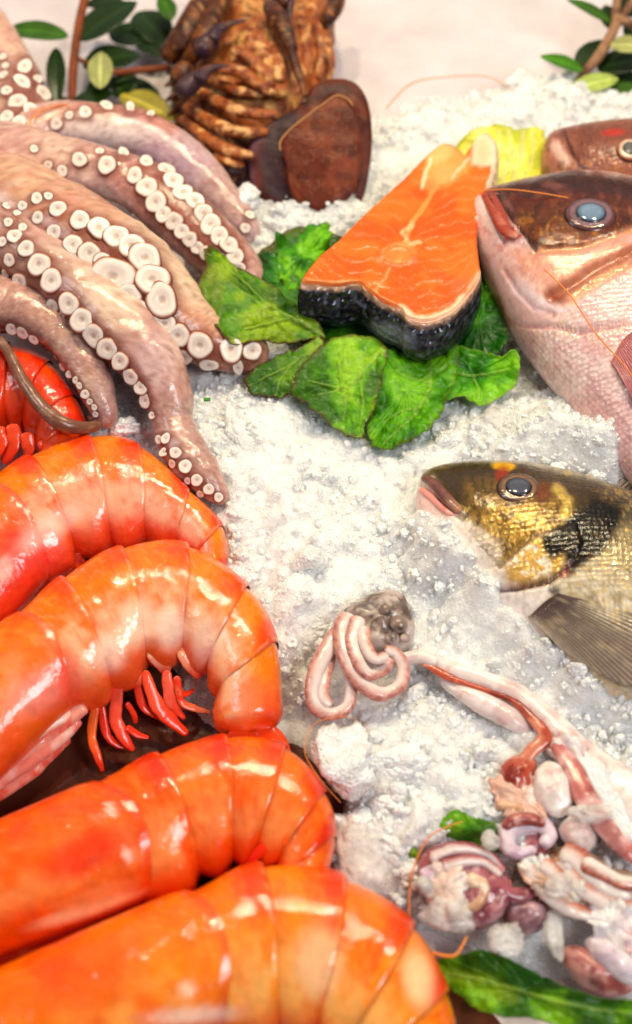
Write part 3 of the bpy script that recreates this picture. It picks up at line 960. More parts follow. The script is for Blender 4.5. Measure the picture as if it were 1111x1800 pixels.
def arm(pts, suckers, base=(196, 142, 124), dark=(122, 54, 38), flat=.85, n=110, m=48, strokes=(), label=None, snap_h=3.5, wr=0.06):
    V, t, ph, C, R = tube_arrays(pts, n, m, flat)
    F = grid_faces(n, m, wrap_v=True)
    # skin folds across the arm
    X, Y = proj(V)
    x, y, z = V[..., 0], V[..., 1], V[..., 2]
    fold = fbm(np.cumsum(np.r_[0, np.linalg.norm(np.diff(C, axis=0), axis=1)])[:, None] * 1.6 + 0 * x, 3 * np.cos(ph)[None, :] + 0 * x, 2 * np.sin(ph)[None, :], 13) - .5
    nrm = V - C[:, None, :]
    V = V + nrm * (wr * 2 * fold + 0.10 * (fbm(x * .7, y * .7, z * .7, 19) - .5))[..., None]
    vf = V.reshape(-1, 3)
    p = Paint(X, Y, base)
    nz = fbm(x * .8, y * .8, z * .8, 17); nf = fbm(x * 5, y * 5, z * 5, 18, 3)
    p.mix(sstep(.45, .64, nz) * .5, (226, 194, 172))
    p.mix(sstep(.55, .42, nz) * .45, (206, 160, 150))
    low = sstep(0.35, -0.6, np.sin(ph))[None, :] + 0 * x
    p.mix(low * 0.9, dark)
    for st in strokes:
        getattr(p, st[0])(*st[1:])
    p.mix(sstep(.54, .7, nf) * .35, dark)
    fr = fbm(x * 11, y * 11, z * 11, 29, 2)
    p.mix(sstep(.58, .72, fr) * .28, (120, 64, 52)); p.mix(sstep(.4, .28, fr) * .25, (244, 224, 210))
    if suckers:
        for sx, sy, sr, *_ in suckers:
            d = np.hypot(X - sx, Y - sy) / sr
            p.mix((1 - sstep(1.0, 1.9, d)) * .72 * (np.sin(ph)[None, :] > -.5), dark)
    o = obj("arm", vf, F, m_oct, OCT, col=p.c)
    if label:
        o["label"] = label
    tree = BVHTree.FromPolygons([Vector(v) for v in vf], [tuple(int(i) for i in f) for f in F])
    camv = Vector(CAM)
    for k, s in enumerate(suckers):
        sx, sy, sr = s[:3]
        sr *= 1.06
        asp = (s[3] if len(s) > 3 else 1.0) * random.uniform(.86, 1.12)
        d = Vector(ray(sx, sy)).normalized()
        hit = tree.ray_cast(camv, d)
        if hit[0] is None:
            hit = tree.find_nearest(Vector(P(sx, sy, snap_h)))
            if (hit[0] - Vector(P(sx, sy, snap_h))).length > 1.2:
                continue
        loc, nm = hit[0], hit[1].normalized()
        if nm.dot(d) > 0:
            nm = -nm
        view = (-d)
        q = (nm * 0.95 + view * 0.4 + Vector((random.uniform(-.16, .16), random.uniform(-.16, .16), .12))).normalized()
        mr = sr * cmpp(sx, sy, loc.z)
        so = bpy.data.objects.new("sucker", SUCK[k % 5])
        COL.objects.link(so)
        so.parent = o
        so.location = loc - Vector(BASE[OCT]) + nm * (mr * 0.12)
        so.rotation_mode = 'QUATERNION'
        so.rotation_quaternion = q.to_track_quat('Z', 'Y') @ Quaternion((0, 0, 1), k * 1.7)
        so.scale = (mr, mr * asp, mr * 0.6)
    return o


# upper webbed arm that curves away behind the others
arm([(-120, 330, 3.0, 60), (-10, 270, 3.8, 58), (80, 225, 4.0, 48), (160, 222, 4.0, 46), (250, 240, 3.8, 48), (330, 290, 3.3, 44), (385, 345, 2.8, 36), (430, 395, 2.4, 26), (445, 425, 2.0, 14)],
    [(150, 198, 12), (188, 187, 14, .7), (99, 218, 11), (67, 235, 9), (229, 190, 13, .6), (439, 378, 9), (431, 401, 9), (265, 200, 9, .7), (122, 203, 8)],
    base=(206, 176, 180), strokes=[('blob', 300, 270, 90, 50, (176, 140, 160), .7, 40), ('blob', 170, 235, 90, 26, (240, 222, 216), .7), ('blob', 390, 350, 50, 40, (170, 120, 118), .6, 45),
                                   ('line', [(60, 200), (150, 186), (230, 185), (300, 220)], 16, (196, 120, 90), .7)], label="smooth lilac-white arm with few suckers")
# arm rising at the upper left
arm([(-40, 20, 3.2, 40), (5, 90, 3.6, 40), (30, 150, 3.8, 46), (35, 210, 4.0, 50), (25, 270, 4.0, 52), (-30, 340, 3.6, 60)],
    [(43, 119, 18, .6), (39, 145, 18, .6), (31, 180, 18, .8), (75, 165, 16, .8), (53, 193, 13), (12, 206, 12), (34, 214, 12), (9, 242, 9), (15, 265, 9), (66, 140, 9), (12, 160, 10),
     (5, 100, 7), (10, 116, 7), (6, 132, 8)], base=(206, 150, 130))
arm([(-90, 150, 3.4, 40), (-40, 120, 3.8, 30), (-5, 110, 4.0, 22), (6, 90, 3.6, 14), (4, 60, 2.6, 6)],
    [(2, 108, 6), (8, 120, 6), (1, 128, 6), (10, 134, 5)], base=(150, 110, 100), label="thin dark arm tip at the left edge")
# second arm: double row of round suckers
arm([(-110, 300, 3.5, 70), (0, 275, 4.4, 66), (100, 285, 4.8, 52), (190, 305, 4.8, 48), (260, 335, 4.5, 52), (315, 380, 4.1, 54), (365, 425, 3.6, 52), (420, 470, 3.0, 42), (455, 520, 2.4, 26)],
    [(140, 281, 14), (188, 291, 17), (237, 309, 14), (259, 330, 18), (275, 356, 18), (288, 377, 15), (306, 389, 17), (320, 407, 14), (334, 421, 14), (348, 436, 12), (364, 445, 13), (380, 462, 12),
     (257, 284, 12), (292, 301, 16), (304, 319, 17), (321, 340, 18), (343, 355, 18), (357, 376, 18), (370, 396, 18), (385, 415, 17), (402, 431, 17), (413, 452, 15), (420, 472, 12),
     (175, 266, 7), (217, 269, 12, .7), (85, 290, 8), (110, 300, 9), (60, 305, 8), (60, 262, 7), (30, 290, 8)], base=(190, 138, 130),
    strokes=[('blob', 130, 330, 90, 26, (240, 214, 204), .7, 15), ('blob', 400, 500, 50, 40, (226, 190, 180), .6), ('line', [(225, 318), (300, 400), (380, 480)], 30, (196, 120, 104), .45), ('line', [(270, 290), (350, 380), (420, 460)], 22, (196, 120, 104), .45)])
# the thickest arm, running under the lettuce
arm([(-120, 370, 3.6, 80), (-10, 345, 4.8, 84), (70, 375, 5.2, 80), (150, 425, 5.2, 84), (225, 478, 4.9, 84), (290, 540, 4.4, 72), (345, 585, 3.8, 56), (400, 608, 3.3, 48), (440, 616, 2.9, 40), (468, 618, 2.5, 26)],
    [(65, 349, 10), (102, 368, 14), (67, 383, 11), (96, 409, 15), (141, 388, 17), (175, 402, 20), (204, 417, 22), (231, 434, 24), (130, 431, 17), (157, 446, 19), (200, 485, 31, 1.2),
     (254, 456, 27), (268, 492, 27), (284, 528, 26), (227, 520, 20), (245, 546, 21), (264, 578, 17), (289, 568, 19), (313, 590, 20), (351, 606, 21), (406, 614, 20), (442, 617, 16), (323, 626, 16), (289, 606, 11),
     (367, 640, 17, .6), (418, 644, 15, .6), (181, 462, 16), (40, 362, 9), (30, 395, 8), (85, 345, 8)],
    base=(204, 146, 108), snap_h=3.2,
    strokes=[('blob', 290, 470, 60, 110, (238, 208, 180), .8, -35), ('blob', 330, 560, 50, 26, (214, 150, 120), .6, 40), ('line', [(100, 380), (180, 430), (235, 500), (290, 580), (420, 640)], 50, (200, 118, 98), .35)])
# long arm reaching down over the ice to the prawns
arm([(-150, 300, 3.0, 70), (-30, 345, 4.6, 72), (50, 430, 5.2, 66), (140, 505, 5.2, 64), (212, 572, 4.8, 62), (268, 640, 4.2, 56), (296, 700, 3.6, 44), (304, 745, 3.1, 36), (326, 795, 2.9, 40), (362, 842, 2.7, 32), (398, 884, 2.3, 14)],
    [(17, 457, 11), (70, 466, 20), (91, 494, 20), (36, 493, 14), (60, 516, 15, .7), (93, 538, 13), (122, 534, 19), (145, 563, 21), (167, 590, 20), (190, 613, 19), (212, 635, 17), (230, 662, 15), (248, 681, 13), (256, 704, 12, 1.2),
     (292, 771, 10), (309, 796, 11), (326, 820, 12), (346, 844, 11), (367, 860, 10), (384, 874, 8), (303, 815, 8), (280, 773, 8), (288, 795, 8), (330, 845, 7), (352, 868, 7), (268, 730, 7),
     (15, 391, 9), (26, 416, 13), (47, 438, 16), (13, 362, 8), (40, 400, 8), (30, 375, 7), (5, 425, 9), (10, 480, 9), (110, 553, 10, .7)],
    base=(190, 142, 130), wr=0.09,
    strokes=[('blob', 190, 530, 60, 40, (236, 204, 180), .8, 40), ('blob', 270, 640, 40, 60, (206, 170, 172), .7, 20), ('blob', 305, 735, 50, 36, (186, 144, 134), .7), ('line', [(300, 750), (340, 800), (400, 880)], 50, (182, 140, 132), .75),
             ('line', [(60, 500), (150, 575), (250, 700)], 22, (176, 108, 92), .5)])
# brown arm at the left with its tip curled beside the red prawn
arm([(-120, 470, 4.2, 50), (-20, 525, 4.6, 48), (50, 545, 4.6, 44), (110, 585, 4.3, 40), (150, 640, 3.9, 36), (172, 690, 3.5, 31), (186, 730, 3.0, 22), (182, 752, 2.6, 10)],
    [(4, 582, 17), (22, 577, 12), (40, 584, 12), (60, 596, 10), (81, 615, 9), (97, 633, 8), (110, 645, 7), (122, 658, 7), (140, 678, 6), (150, 693, 8), (158, 706, 6), (166, 716, 6), (168, 728, 6), (133, 668, 6)],
    base=(170, 122, 108), dark=(112, 66, 54), strokes=[('blob', 90, 560, 60, 26, (190, 142, 124), .6, 35), ('blob', 180, 710, 24, 50, (178, 140, 138), .8)], label="brown arm with a row of small suckers")
tube("arm_tip", [(-30, 570, 4.6, 8), (10, 612, 4.5, 9), (38, 665, 4.4, 11), (70, 712, 4.2, 13), (105, 742, 4.0, 14), (140, 752, 3.6, 12), (175, 748, 3.0, 9)], m_oct, OCT, n=60, m=16,
     col=lambda V, X, Y, t, ph: Paint(X, Y, (118, 76, 58)).speck(.08, (150, 112, 92), .8).c)
# the body the arms come from, out of the picture to the left
Vp, Fp = pebble([(-420, 260), (-300, 130), (-120, 150), (-30, 260), (-20, 400), (-80, 500), (-220, 540), (-380, 440)], 2.0, 3.2, 2.0, n=60, nr=14,
                relief=lambda V: np.stack([0 * V[:, 0], 0 * V[:, 0], .4 * (fbm(V[:, 0] * .5, V[:, 1] * .5, V[:, 2] * .5, 3) - .5)], -1))
obj("mantle", Vp, Fp, m_oct, OCT, col=np.broadcast_to(np.append(lin((206, 160, 148)), 0), (len(Vp), 4)).copy())

# ================================================================== slipper lobster
m_lob = mat("lobster_shell", attr=True, rough=0.42, sss=0.08, rad=(1, .5, .2), scale=0.003, coat=0.35, coat_rough=0.2,
            bumps=[('noise', 3, 0.4, 0.25), ('grain', 9, 0.35, 0.06), ('noise', 22, 0.3, 0.03)], var=(2.5, 0.15), rough_var=(2, .3, .6))
lb = P(470, 200, 0)
LOB = thing("slipper_lobster", "brown slipper lobster lying belly up with folded legs at the top", "lobster", (lb[0], lb[1], 0.0))


def mottle(base, spots, seed=0, metal=0):
    def f(V, X, Y, t=None, ph=None):
        x, y, z = V[..., 0], V[..., 1], V[..., 2]
        p = Paint(X, Y, base)
        for k, (c, sc, lo, hi, st) in enumerate(spots):
            p.mix(sstep(lo, hi, fbm(x * sc + 50, y * sc + 50, z * sc + 50, seed + k * 5, 4)) * st, c)
        return p.c
    return f


TAN = mottle((170, 90, 44), [((222, 166, 96), 1.6, .47, .64, .85), ((120, 54, 18), 2.4, .48, .64, .85), ((66, 30, 22), 5, .6, .72, .7)], 3)
TANR = mottle((160, 84, 38), [((228, 172, 112), 2.0, .5, .64, .85), ((112, 44, 18), 2.6, .5, .64, .85), ((60, 28, 26), 4, .6, .72, .7)], 13)
DRK = mottle((76, 34, 14), [((130, 68, 26), 1.8, .5, .66, .8), ((40, 18, 16), 2.2, .5, .66, .8), ((190, 130, 70), 7, .64, .74, .6)], 23)
CLAW = mottle((66, 42, 50), [((100, 58, 42), 2, .5, .65, .8), ((44, 32, 52), 2.5, .5, .65, .7)], 33)


def peb(name, outline, h, top, bottom, material, parent, colf, **k):
    V, F = pebble(outline, h, top, bottom, **k)
    X, Y = proj(V)
    return obj(name, V, F, material, parent, col=colf(V, X, Y))


def z3(x, y):            # crop coordinates of the lobster study
    return (240 + x / 2.415, y / 2.415)


rough_rel = lambda a, f, s: (lambda V: np.stack([a * .4 * (fbm(V[:, 0] * f + 9, V[:, 1] * f, V[:, 2] * f, s + 1) - .5), 0 * V[:, 0], a * (fbm(V[:, 0] * f, V[:, 1] * f, V[:, 2] * f, s) - .5)], -1))
peb("thorax", [z3(*q) for q in [(260, 130), (330, -60), (560, -160), (760, -90), (830, 60), (835, 200), (820, 330), (720, 470), (600, 560), (420, 560), (290, 430), (230, 280)]], 2.4, 2.0, 2.4, m_lob, LOB, TAN, n=90, nr=26,
    relief=rough_rel(.7, 1.6, 5), power=.6)
peb("mouthparts", [z3(*q) for q in [(430, 170), (500, 130), (590, 150), (650, 260), (640, 400), (540, 380), (440, 280)]], 4.0, .9, 1.0, m_lob, LOB, TAN, n=60, nr=16, relief=rough_rel(.7, 2.4, 8))
for pts in [[(400, 210), (470, 240), (540, 300), (580, 370)], [(470, 150), (520, 200), (575, 270)], [(580, 160), (600, 260), (600, 350)], [(330, 300), (430, 300), (520, 360), (590, 400)], [(500, 190), (520, 260), (510, 310)]]:
    w = 22
    tube("mouth_leg", [(*z3(*q), 4.7 - 0.1 * i, [9, 13, 12, 7][i % 4]) for i, q in enumerate(pts)], m_lob, LOB, n=30, m=14, flat=.8, col=TANR)
# folded legs seen as ribs
RIBS = [([(285, 325), (400, 375), (500, 395), (585, 385)], 22), ([(265, 385), (380, 450), (480, 480), (600, 490)], 27), ([(205, 450), (320, 520), (430, 560), (560, 560)], 28), ([(190, 500), (300, 590), (400, 640), (500, 665)], 28),
        ([(250, 610), (330, 660), (400, 690), (460, 700)], 20),
        ([(690, 0), (705, 120), (725, 230), (720, 330)], 24), ([(740, 20), (765, 130), (785, 240), (770, 340)], 25), ([(790, 120), (815, 200), (825, 280), (810, 350)], 18), ([(650, -20), (690, 150), (700, 260)], 16)]
for k, (pts, w) in enumerate(RIBS):
    hs = [3.3, 3.9, 4.1, 3.9] if k < 5 else [3.9, 4.0, 3.8, 3.3]
    hs = [q - (0.35 * max(0, k - 1) if k < 5 else 0.3 * (k - 5)) for q in hs]
    tube("folded_leg", [(*z3(*q), hs[i], w / 2.415 * [.9, 1.1, 1.05, .7][i]) for i, q in enumerate(pts)], m_lob, LOB, n=50, m=20, flat=.8, col=TANR)
# spines along the shell's left margin
for k in range(14):
    a = k / 13
    q = cr([(175, 230), (150, 330), (165, 480), (215, 600), (300, 700), (420, 760)], a * 5)
    ang = 2.6 + a * 1.6
    tp = (q[0] + 34 * math.cos(ang), q[1] + 24 * math.sin(a * 2.2) + 6)
    tube("margin_spine", [(*z3(q[0] + 20, q[1] - 10), 2.2, 7), (*z3(*q), 2.4, 6), (*z3(*tp), 2.5, 1.5)], m_lob, LOB, n=10, m=8, col=DRK)
peb("shell_margin", [z3(*q) for q in [(160, 180), (240, 120), (420, 300), (520, 600), (500, 740), (400, 780), (280, 720), (180, 580), (150, 430), (150, 300)]], 1.6, 1.2, 1.5, m_lob, LOB, DRK, n=80, nr=16, relief=rough_rel(.5, 2.2, 55))
# big dark legs, upper left
for pts, ws, hs in [([(120, 240), (190, 170), (260, 60), (330, -70)], [20, 24, 25, 22], [3.2, 4.2, 4.6, 4.4]), ([(215, 260), (275, 180), (335, 60), (385, -60)], [16, 20, 20, 18], [3.6, 4.8, 5.0, 4.8]),
                    ([(170, 380), (190, 320), (220, 270)], [15, 20, 16], [3.6, 4.2, 4.4])]:
    tube("leg", [(*z3(*q), h, w) for q, h, w in zip(pts, hs, ws)], m_lob, LOB, n=44, m=18, flat=.85, col=DRK)
for pts, ws in [([(260, 230), (310, 180), (345, 160)], [18, 20, 12]), ([(180, 400), (240, 350), (285, 320)], [16, 17, 11])]:
    tube("leg_joint", [(*z3(*q), 4.8, w) for q, w in zip(pts, ws)], m_lob, LOB, n=24, m=16, col=CLAW)
for pts in [[(315, 175), (345, 130), (400, 100), (476, 84)], [(265, 345), (290, 305), (335, 285), (398, 278)]]:
    tube("claw", [(*z3(*q), 5.2, w) for q, w in zip(pts, [15, 12, 7, 1.2])], m_lob, LOB, n=36, m=14, flat=.7, col=CLAW)
# leg hanging down over the belly, and the shorter ones near the top edge
tube("leg", [(*z3(*q), h, w) for q, h, w in zip([(560, 20), (600, 80), (645, 170), (665, 225)], [5.2, 5.6, 5.5, 5.3], [13, 19, 15, 9])], m_lob, LOB, n=34, m=16, col=DRK)
tube("leg_tip", [(*z3(*q), h, w) for q, h, w in zip([(655, 215), (680, 290), (705, 370), (712, 415)], [5.3, 5.2, 5.0, 4.9], [9.5, 9, 5.5, 3.5])], m_lob, LOB, n=30, m=14, col=DRK)
tube("leg_tip", [(*z3(*q), h, w) for q, h, w in zip([(665, -40), (655, 30), (645, 95)], [5.6, 5.5, 5.4], [6, 6, 2])], m_lob, LOB, n=20, m=12, col=CLAW)
tube("leg", [(*z3(*q), h, w) for q, h, w in zip([(860, -60), (845, 20), (810, 80), (785, 125)], [3.6, 4.0, 3.8, 3.2], [13, 16, 14, 9])], m_lob, LOB, n=30, m=14, col=DRK)
tube("leg", [(*z3(*q), h, w) for q, h, w in zip([(600, -60), (620, 0), (650, 30)], [4.8, 5.0, 5.0], [16, 16, 10])], m_lob, LOB, n=20, m=14, col=DRK)
# broad flat antenna plates
PLT0 = mottle((80, 30, 18), [((104, 46, 28), .9, .46, .62, .8), ((54, 24, 26), 1.4, .5, .66, .6), ((164, 104, 70), 9, .6, .72, .5)], 43)
PLT2 = mottle((94, 36, 18), [((122, 54, 28), .9, .46, .62, .8), ((64, 22, 12), 1.6, .5, .66, .6), ((150, 80, 46), 9, .62, .72, .5)], 53)
m_plate = mat("lobster_plate", attr=True, rough=0.42, coat=0.12, coat_rough=0.2, bumps=[('noise', .9, 0.3, 0.4), ('grain', 14, 0.4, 0.03), ('noise', 30, 0.3, 0.02)], var=(2.5, 0.12))


def zp(x, y, d=0.0):      # the plates stand propped up, their far edge higher
    return (*z3(x, y), 1.3 + (945 - y) / 610 * 3.3 + d)


def plate_rel(cx, cy, sx, sy, amp, rings):
    c = P(*z3(cx, cy), 3)
    def f(V):
        X, Y = proj(V)
        d = np.hypot((X - z3(cx, cy)[0]) / sx, (Y - z3(cx, cy)[1]) / sy)
        z = amp * np.cos(d * rings) * np.clip(d, 0, 1) + .12 * (fbm(V[:, 0] * 1.2, V[:, 1] * 1.2, 0, 61) - .5)
        return np.stack([0 * z, -.4 * z, z], -1)
    return f




def PLT(V, X, Y):
    p = Paint(X, Y, (84, 30, 16), jit=3)
    x, y, z = V[..., 0], V[..., 1], V[..., 2]
    p.mix(sstep(.46, .62, fbm(x + 50, y + 50, z, 43)) * .7, (112, 46, 26)).mix(sstep(.5, .66, fbm(x * 1.6 + 50, y * 1.6 + 50, z, 44)) * .6, (56, 20, 16))
    p.line([z3(*q) for q in [(650, 510), (585, 580), (560, 680), (580, 780), (640, 850)]], 20, (48, 34, 42), .9, .7)
    p.line([z3(*q) for q in [(720, 440), (800, 385), (880, 375)]], 7, (70, 40, 40), .8)
    p.line([z3(*q) for q in [(490, 800), (480, 680), (520, 580)]], 6, (96, 66, 84), .7)
    p.line([z3(*q) for q in [(560, 870), (700, 900), (850, 930), (940, 860), (985, 740)]], 9, (70, 38, 40), .7)
    return p.c


ap = peb("antenna_plate", [zp(*q) for q in [(470, 690), (480, 620), (520, 560), (600, 505), (670, 470), (710, 420), (760, 368), (840, 338), (915, 348), (965, 395), (992, 480), (1000, 600), (988, 720), (955, 850), (860, 938), (720, 915), (570, 870), (495, 800)]], 2.6,   .45, .9, m_plate, LOB, PLT, n=120, nr=30, power=.34, relief=plate_rel(760, 650, 120, 130, .05, 14))
peb("antenna_plate", [zp(*q, .55) for q in [(612, 610), (640, 560), (700, 510), (770, 460), (845, 408), (892, 420), (928, 470), (950, 570), (952, 690), (925, 800), (860, 870), (770, 890), (695, 865), (650, 800), (636, 710)]], 3.5, .4, .7, m_plate, LOB, PLT2, n=120, nr=30, power=.32, relief=plate_rel(800, 660, 110, 120, .03, 9))
m_rim = mat("plate_rim", (196, 140, 92), rough=.5)
tube("plate_rim", [(*zp(*q, .75), 1.4) for q in [(612, 640), (612, 598), (660, 543), (730, 487), (800, 437), (850, 406), (892, 418), (920, 450)]], m_rim, ap, n=60, m=8)
peb("leg_knuckle", [z3(*q) for q in [(330, 690), (390, 670), (450, 700), (470, 760), (400, 790), (340, 760)]], 1.8, 1.2, 1.0, m_lob, LOB, CLAW, n=40, nr=10)
m_bead = mat("water_bead", (250, 250, 252), rough=0.05, spec=.5, coat=1.0, coat_rough=.02, clear=(1.0, .8, .92))
m_drop = mat("water", (255, 255, 255), rough=0.02, trans=1.0, ior=1.33)
dv = ICO1[0] * np.array([1, 1, 1.15]) * 0.13 + P(*z3(709, 423), 5.0)
tag(obj("water_drop", dv, ICO1[1], m_drop), "water drop hanging from the lobster's leg tip", "water drop")

# ================================================================== lettuce
m_leaf = mat("lettuce_leaf", attr=True, rough=0.32, coat=0.6, coat_rough=0.12, translucent=0.32, bumps=[('noise', 1.6, 0.7, 0.4), ('cracks', 2.2, 0.35, 0.14), ('noise', 7, 0.4, 0.08)], var=(1.3, 0.10), rough_var=(1.5, .22, .5))


def z4(x, y):            # crop coordinates of the salmon study
    return (340 + x / 1.9155, 200 + y / 1.9155)


def leaf(name, outline, centre, parent=None, base=(74, 132, 12), dark=(34, 78, 10), light=(140, 178, 30), edge=(96, 74, 16), veins=(), ruffle=.45, n=150, nr=44, seed=0, kedge=.8, vein_col=(170, 200, 80), strokes=(), freq=1.1, jag=.35, material=None, lift=.45):
    """outline points and centre carry heights: (px, py, h)"""
    o = np.asarray(outline, float)
    q = cr_closed(o, n)
    E = PA(q[:, 0], q[:, 1], q[:, 2])
    c = P(centre[0], centre[1], centre[2] + (lift if parent is not None else 0))
    # ragged margin
    k = np.arange(n)
    jg = fbm(np.cos(k * 2 * np.pi / n) * 9 + 20, np.sin(k * 2 * np.pi / n) * 9 + 20, 0, seed + 2, 4) - .5
    dirs = E - c; ln = np.linalg.norm(dirs, axis=1)[:, None]
    E = E + dirs / ln * (jag * 1.5 * jg)[:, None]
    E[:, 2] += ruffle * 1.3 * (fbm(np.cos(k * 2 * np.pi / n) * 5 + 40, np.sin(k * 2 * np.pi / n) * 5 + 40, 0, seed + 4, 3) - .5)
    r = (np.arange(1, nr + 1) / nr) ** 0.9
    V = np.concatenate([c[None], (c + (E - c)[None] * r[:, None, None]).reshape(-1, 3)])
    rr = np.concatenate([[0.0], np.repeat(r, n)])
    X, Y = proj(V)
    x, y = V[:, 0].copy(), V[:, 1].copy()
    up = lambda c: tuple(min(255, q * 1.2) for q in c)
    base, light, dark = up(base), up(light), up(dark)
    p = Paint(X, Y, base, jit=5, seed=seed)
    nz = fbm(x * .7 + 40, y * .7 + 40, 0, seed + 5); nf = fbm(x * 3 + 40, y * 3 + 40, 0, seed + 6)
    p.mix(sstep(.5, .66, nz) * .7, light); p.mix(sstep(.5, .36, nz) * .75, dark)
    p.mix(sstep(.55, .7, nf) * .25, dark)
    V[:, 2] += ruffle * (fbm(x * freq + 7, y * freq + 3, 0, seed + 8, 3) - .5) * 2 * (0.25 + 1.1 * rr ** 2) + 0.16 * (fbm(x * 3.2, y * 3.2, 0, seed + 9, 2) - .5)
    p.mix(sstep(.90, .99, rr + .12 * (nf - .5)) * kedge, edge)
    for st in strokes:
        getattr(p, st[0])(*st[1:])
    for pts, w in veins:
        pts = cr(np.asarray(pts, float), np.linspace(0, len(pts) - 1, 12))
        d, t = seg_dist(X, Y, pts)
        ww = w * (1 - .6 * t)
        p.mix((1 - sstep(.3, 1.3, d / ww)) * .5, vein_col)
        V[:, 2] += 0.10 * np.exp(-(d / (ww * 1.6)) ** 2) - 0.10 * np.exp(-(d / (ww * 6)) ** 2)
    return obj(name, V, ring_faces(nr, n), material or m_leaf, parent, col=p.c, solid=.05)


lb = P(620, 560, 0)
LET = thing("lettuce", "green ruffled lettuce leaves spread under the salmon steak on the ice", "lettuce", (lb[0], lb[1], 0.8))


def zl(pts):
    return [(*z4(x, y), h + .45) for x, y, h in pts]


# dark layer right under the steak
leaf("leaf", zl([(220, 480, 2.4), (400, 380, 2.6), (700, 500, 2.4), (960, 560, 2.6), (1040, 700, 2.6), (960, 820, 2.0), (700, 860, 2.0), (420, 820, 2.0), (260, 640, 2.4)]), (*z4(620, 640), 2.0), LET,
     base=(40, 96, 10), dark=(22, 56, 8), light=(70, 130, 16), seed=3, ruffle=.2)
leaf("leaf", zl([(38, 450, 4.4), (80, 447, 4.5), (120, 492, 4.4), (210, 545, 4.2), (310, 615, 3.9), (390, 665, 3.5), (440, 745, 3.0), (340, 765, 3.1), (240, 757, 3.6), (140, 768, 4.0), (75, 715, 4.2), (38, 645, 4.3), (18, 572, 4.4), (44, 520, 4.5)]), (*z4(230, 655), 4.3), LET,
     base=(86, 138, 10), light=(146, 170, 20), edge=(104, 66, 14), seed=11, ruffle=.28, kedge=.85, jag=.2,
     strokes=[('line', [z4(130, 560), z4(260, 610), z4(400, 720)], 12, (44, 90, 10), .6), ('blob', *z4(60, 600), 20, 60, (110, 120, 10), .5), ('blob', *z4(330, 640), 40, 14, (30, 80, 10), .6, 35)],
     veins=[([z4(440, 745), z4(330, 680), z4(200, 620), z4(90, 540)], 3.2), ([z4(330, 680), z4(260, 700), z4(170, 720)], 2), ([z4(260, 650), z4(190, 580), z4(130, 530)], 2)])
leaf("leaf", zl([(172, 908, 2.5), (225, 842, 2.8), (330, 795, 3.0), (430, 755, 3.0), (430, 820, 2.9), (370, 880, 2.8), (330, 945, 2.5), (270, 955, 2.4), (205, 948, 2.4)]), (*z4(320, 860), 2.9), LET,
     base=(78, 124, 10), edge=(84, 44, 12), seed=17, ruffle=.16, kedge=1, jag=.2, veins=[([z4(430, 770), z4(330, 840), z4(220, 900)], 2.5), ([z4(330, 840), z4(290, 900), z4(280, 945)], 1.8)])
leaf("leaf", zl([(328, 935, 2.7), (352, 868, 3.0), (420, 790, 3.2), (520, 740, 3.3), (645, 775, 3.3), (640, 870, 3.2), (618, 985, 2.9), (580, 1040, 2.6), (572, 1092, 2.3), (530, 1092, 2.3), (440, 1032, 2.4), (372, 972, 2.6)]), (*z4(500, 900), 3.2), LET,
     base=(92, 152, 14), light=(150, 190, 40), edge=(96, 56, 14), seed=23, ruffle=.2, kedge=.75, jag=.25,
     veins=[([z4(640, 780), z4(560, 880), z4(500, 920), z4(420, 950)], 3), ([z4(500, 920), z4(480, 820), z4(430, 800)], 2), ([z4(560, 880), z4(570, 980), z4(555, 1080)], 2.4), ([z4(500, 920), z4(440, 910), z4(380, 900)], 2), ([z4(530, 905), z4(510, 990), z4(500, 1060)], 2)])
leaf("leaf", zl([(598, 1112, 2.3), (586, 1050, 2.6), (612, 960, 2.9), (632, 800, 3.2), (740, 790, 3.2), (880, 780, 3.1), (885, 880, 3.0), (840, 985, 2.6), (795, 1062, 2.4), (710, 1112, 2.3), (640, 1122, 2.2)]), (*z4(720, 930), 2.7), LET,
     base=(76, 144, 10), light=(124, 184, 30), dark=(28, 84, 8), edge=(110, 110, 20), seed=29, ruffle=.45, kedge=.5, jag=.2, freq=1.3,
     veins=[([z4(790, 790), z4(800, 900), z4(760, 990), z4(700, 1060), z4(640, 1100)], 3), ([z4(760, 990), z4(700, 1000), z4(640, 1040)], 2), ([z4(800, 900), z4(720, 880), z4(660, 860)], 2)])
leaf("leaf", zl([(845, 830, 2.9), (885, 785, 3.0), (1000, 800, 3.2), (1050, 812, 3.3), (1082, 798, 3.4), (1098, 850, 3.1), (1082, 915, 2.6), (1025, 962, 2.3), (962, 985, 2.1), (900, 948, 2.3), (850, 962, 2.4), (830, 900, 2.6)]), (*z4(950, 870), 2.4), LET,
     base=(70, 146, 10), light=(130, 190, 30), dark=(24, 86, 10), edge=(150, 190, 40), seed=37, ruffle=.3, kedge=.5, jag=.12, veins=[([z4(850, 860), z4(950, 880), z4(1060, 860)], 2.6), ([z4(940, 880), z4(960, 930), z4(960, 975)], 1.8)])
leaf("leaf", zl([(860, 740, 2.6), (900, 660, 3.0), (965, 540, 3.2), (1040, 650, 3.0), (1058, 760, 3.0), (1010, 815, 2.8), (890, 800, 2.6)]), (*z4(960, 700), 2.8), LET, base=(40, 116, 10), dark=(16, 62, 8), light=(90, 164, 20), seed=41, ruffle=.35, kedge=.2, jag=.2)
leaf("leaf", zl([(278, 412, 3.4), (340, 425, 3.2), (378, 372, 3.3), (445, 372, 3.3), (465, 420, 3.0), (430, 480, 2.8), (400, 560, 2.6), (360, 625, 2.4), (300, 585, 2.6), (285, 500, 3.0)]), (*z4(370, 480), 2.8), LET,
     base=(66, 140, 10), light=(130, 196, 30), dark=(22, 74, 8), seed=47, ruffle=.4, kedge=.2, jag=.3, freq=1.6)
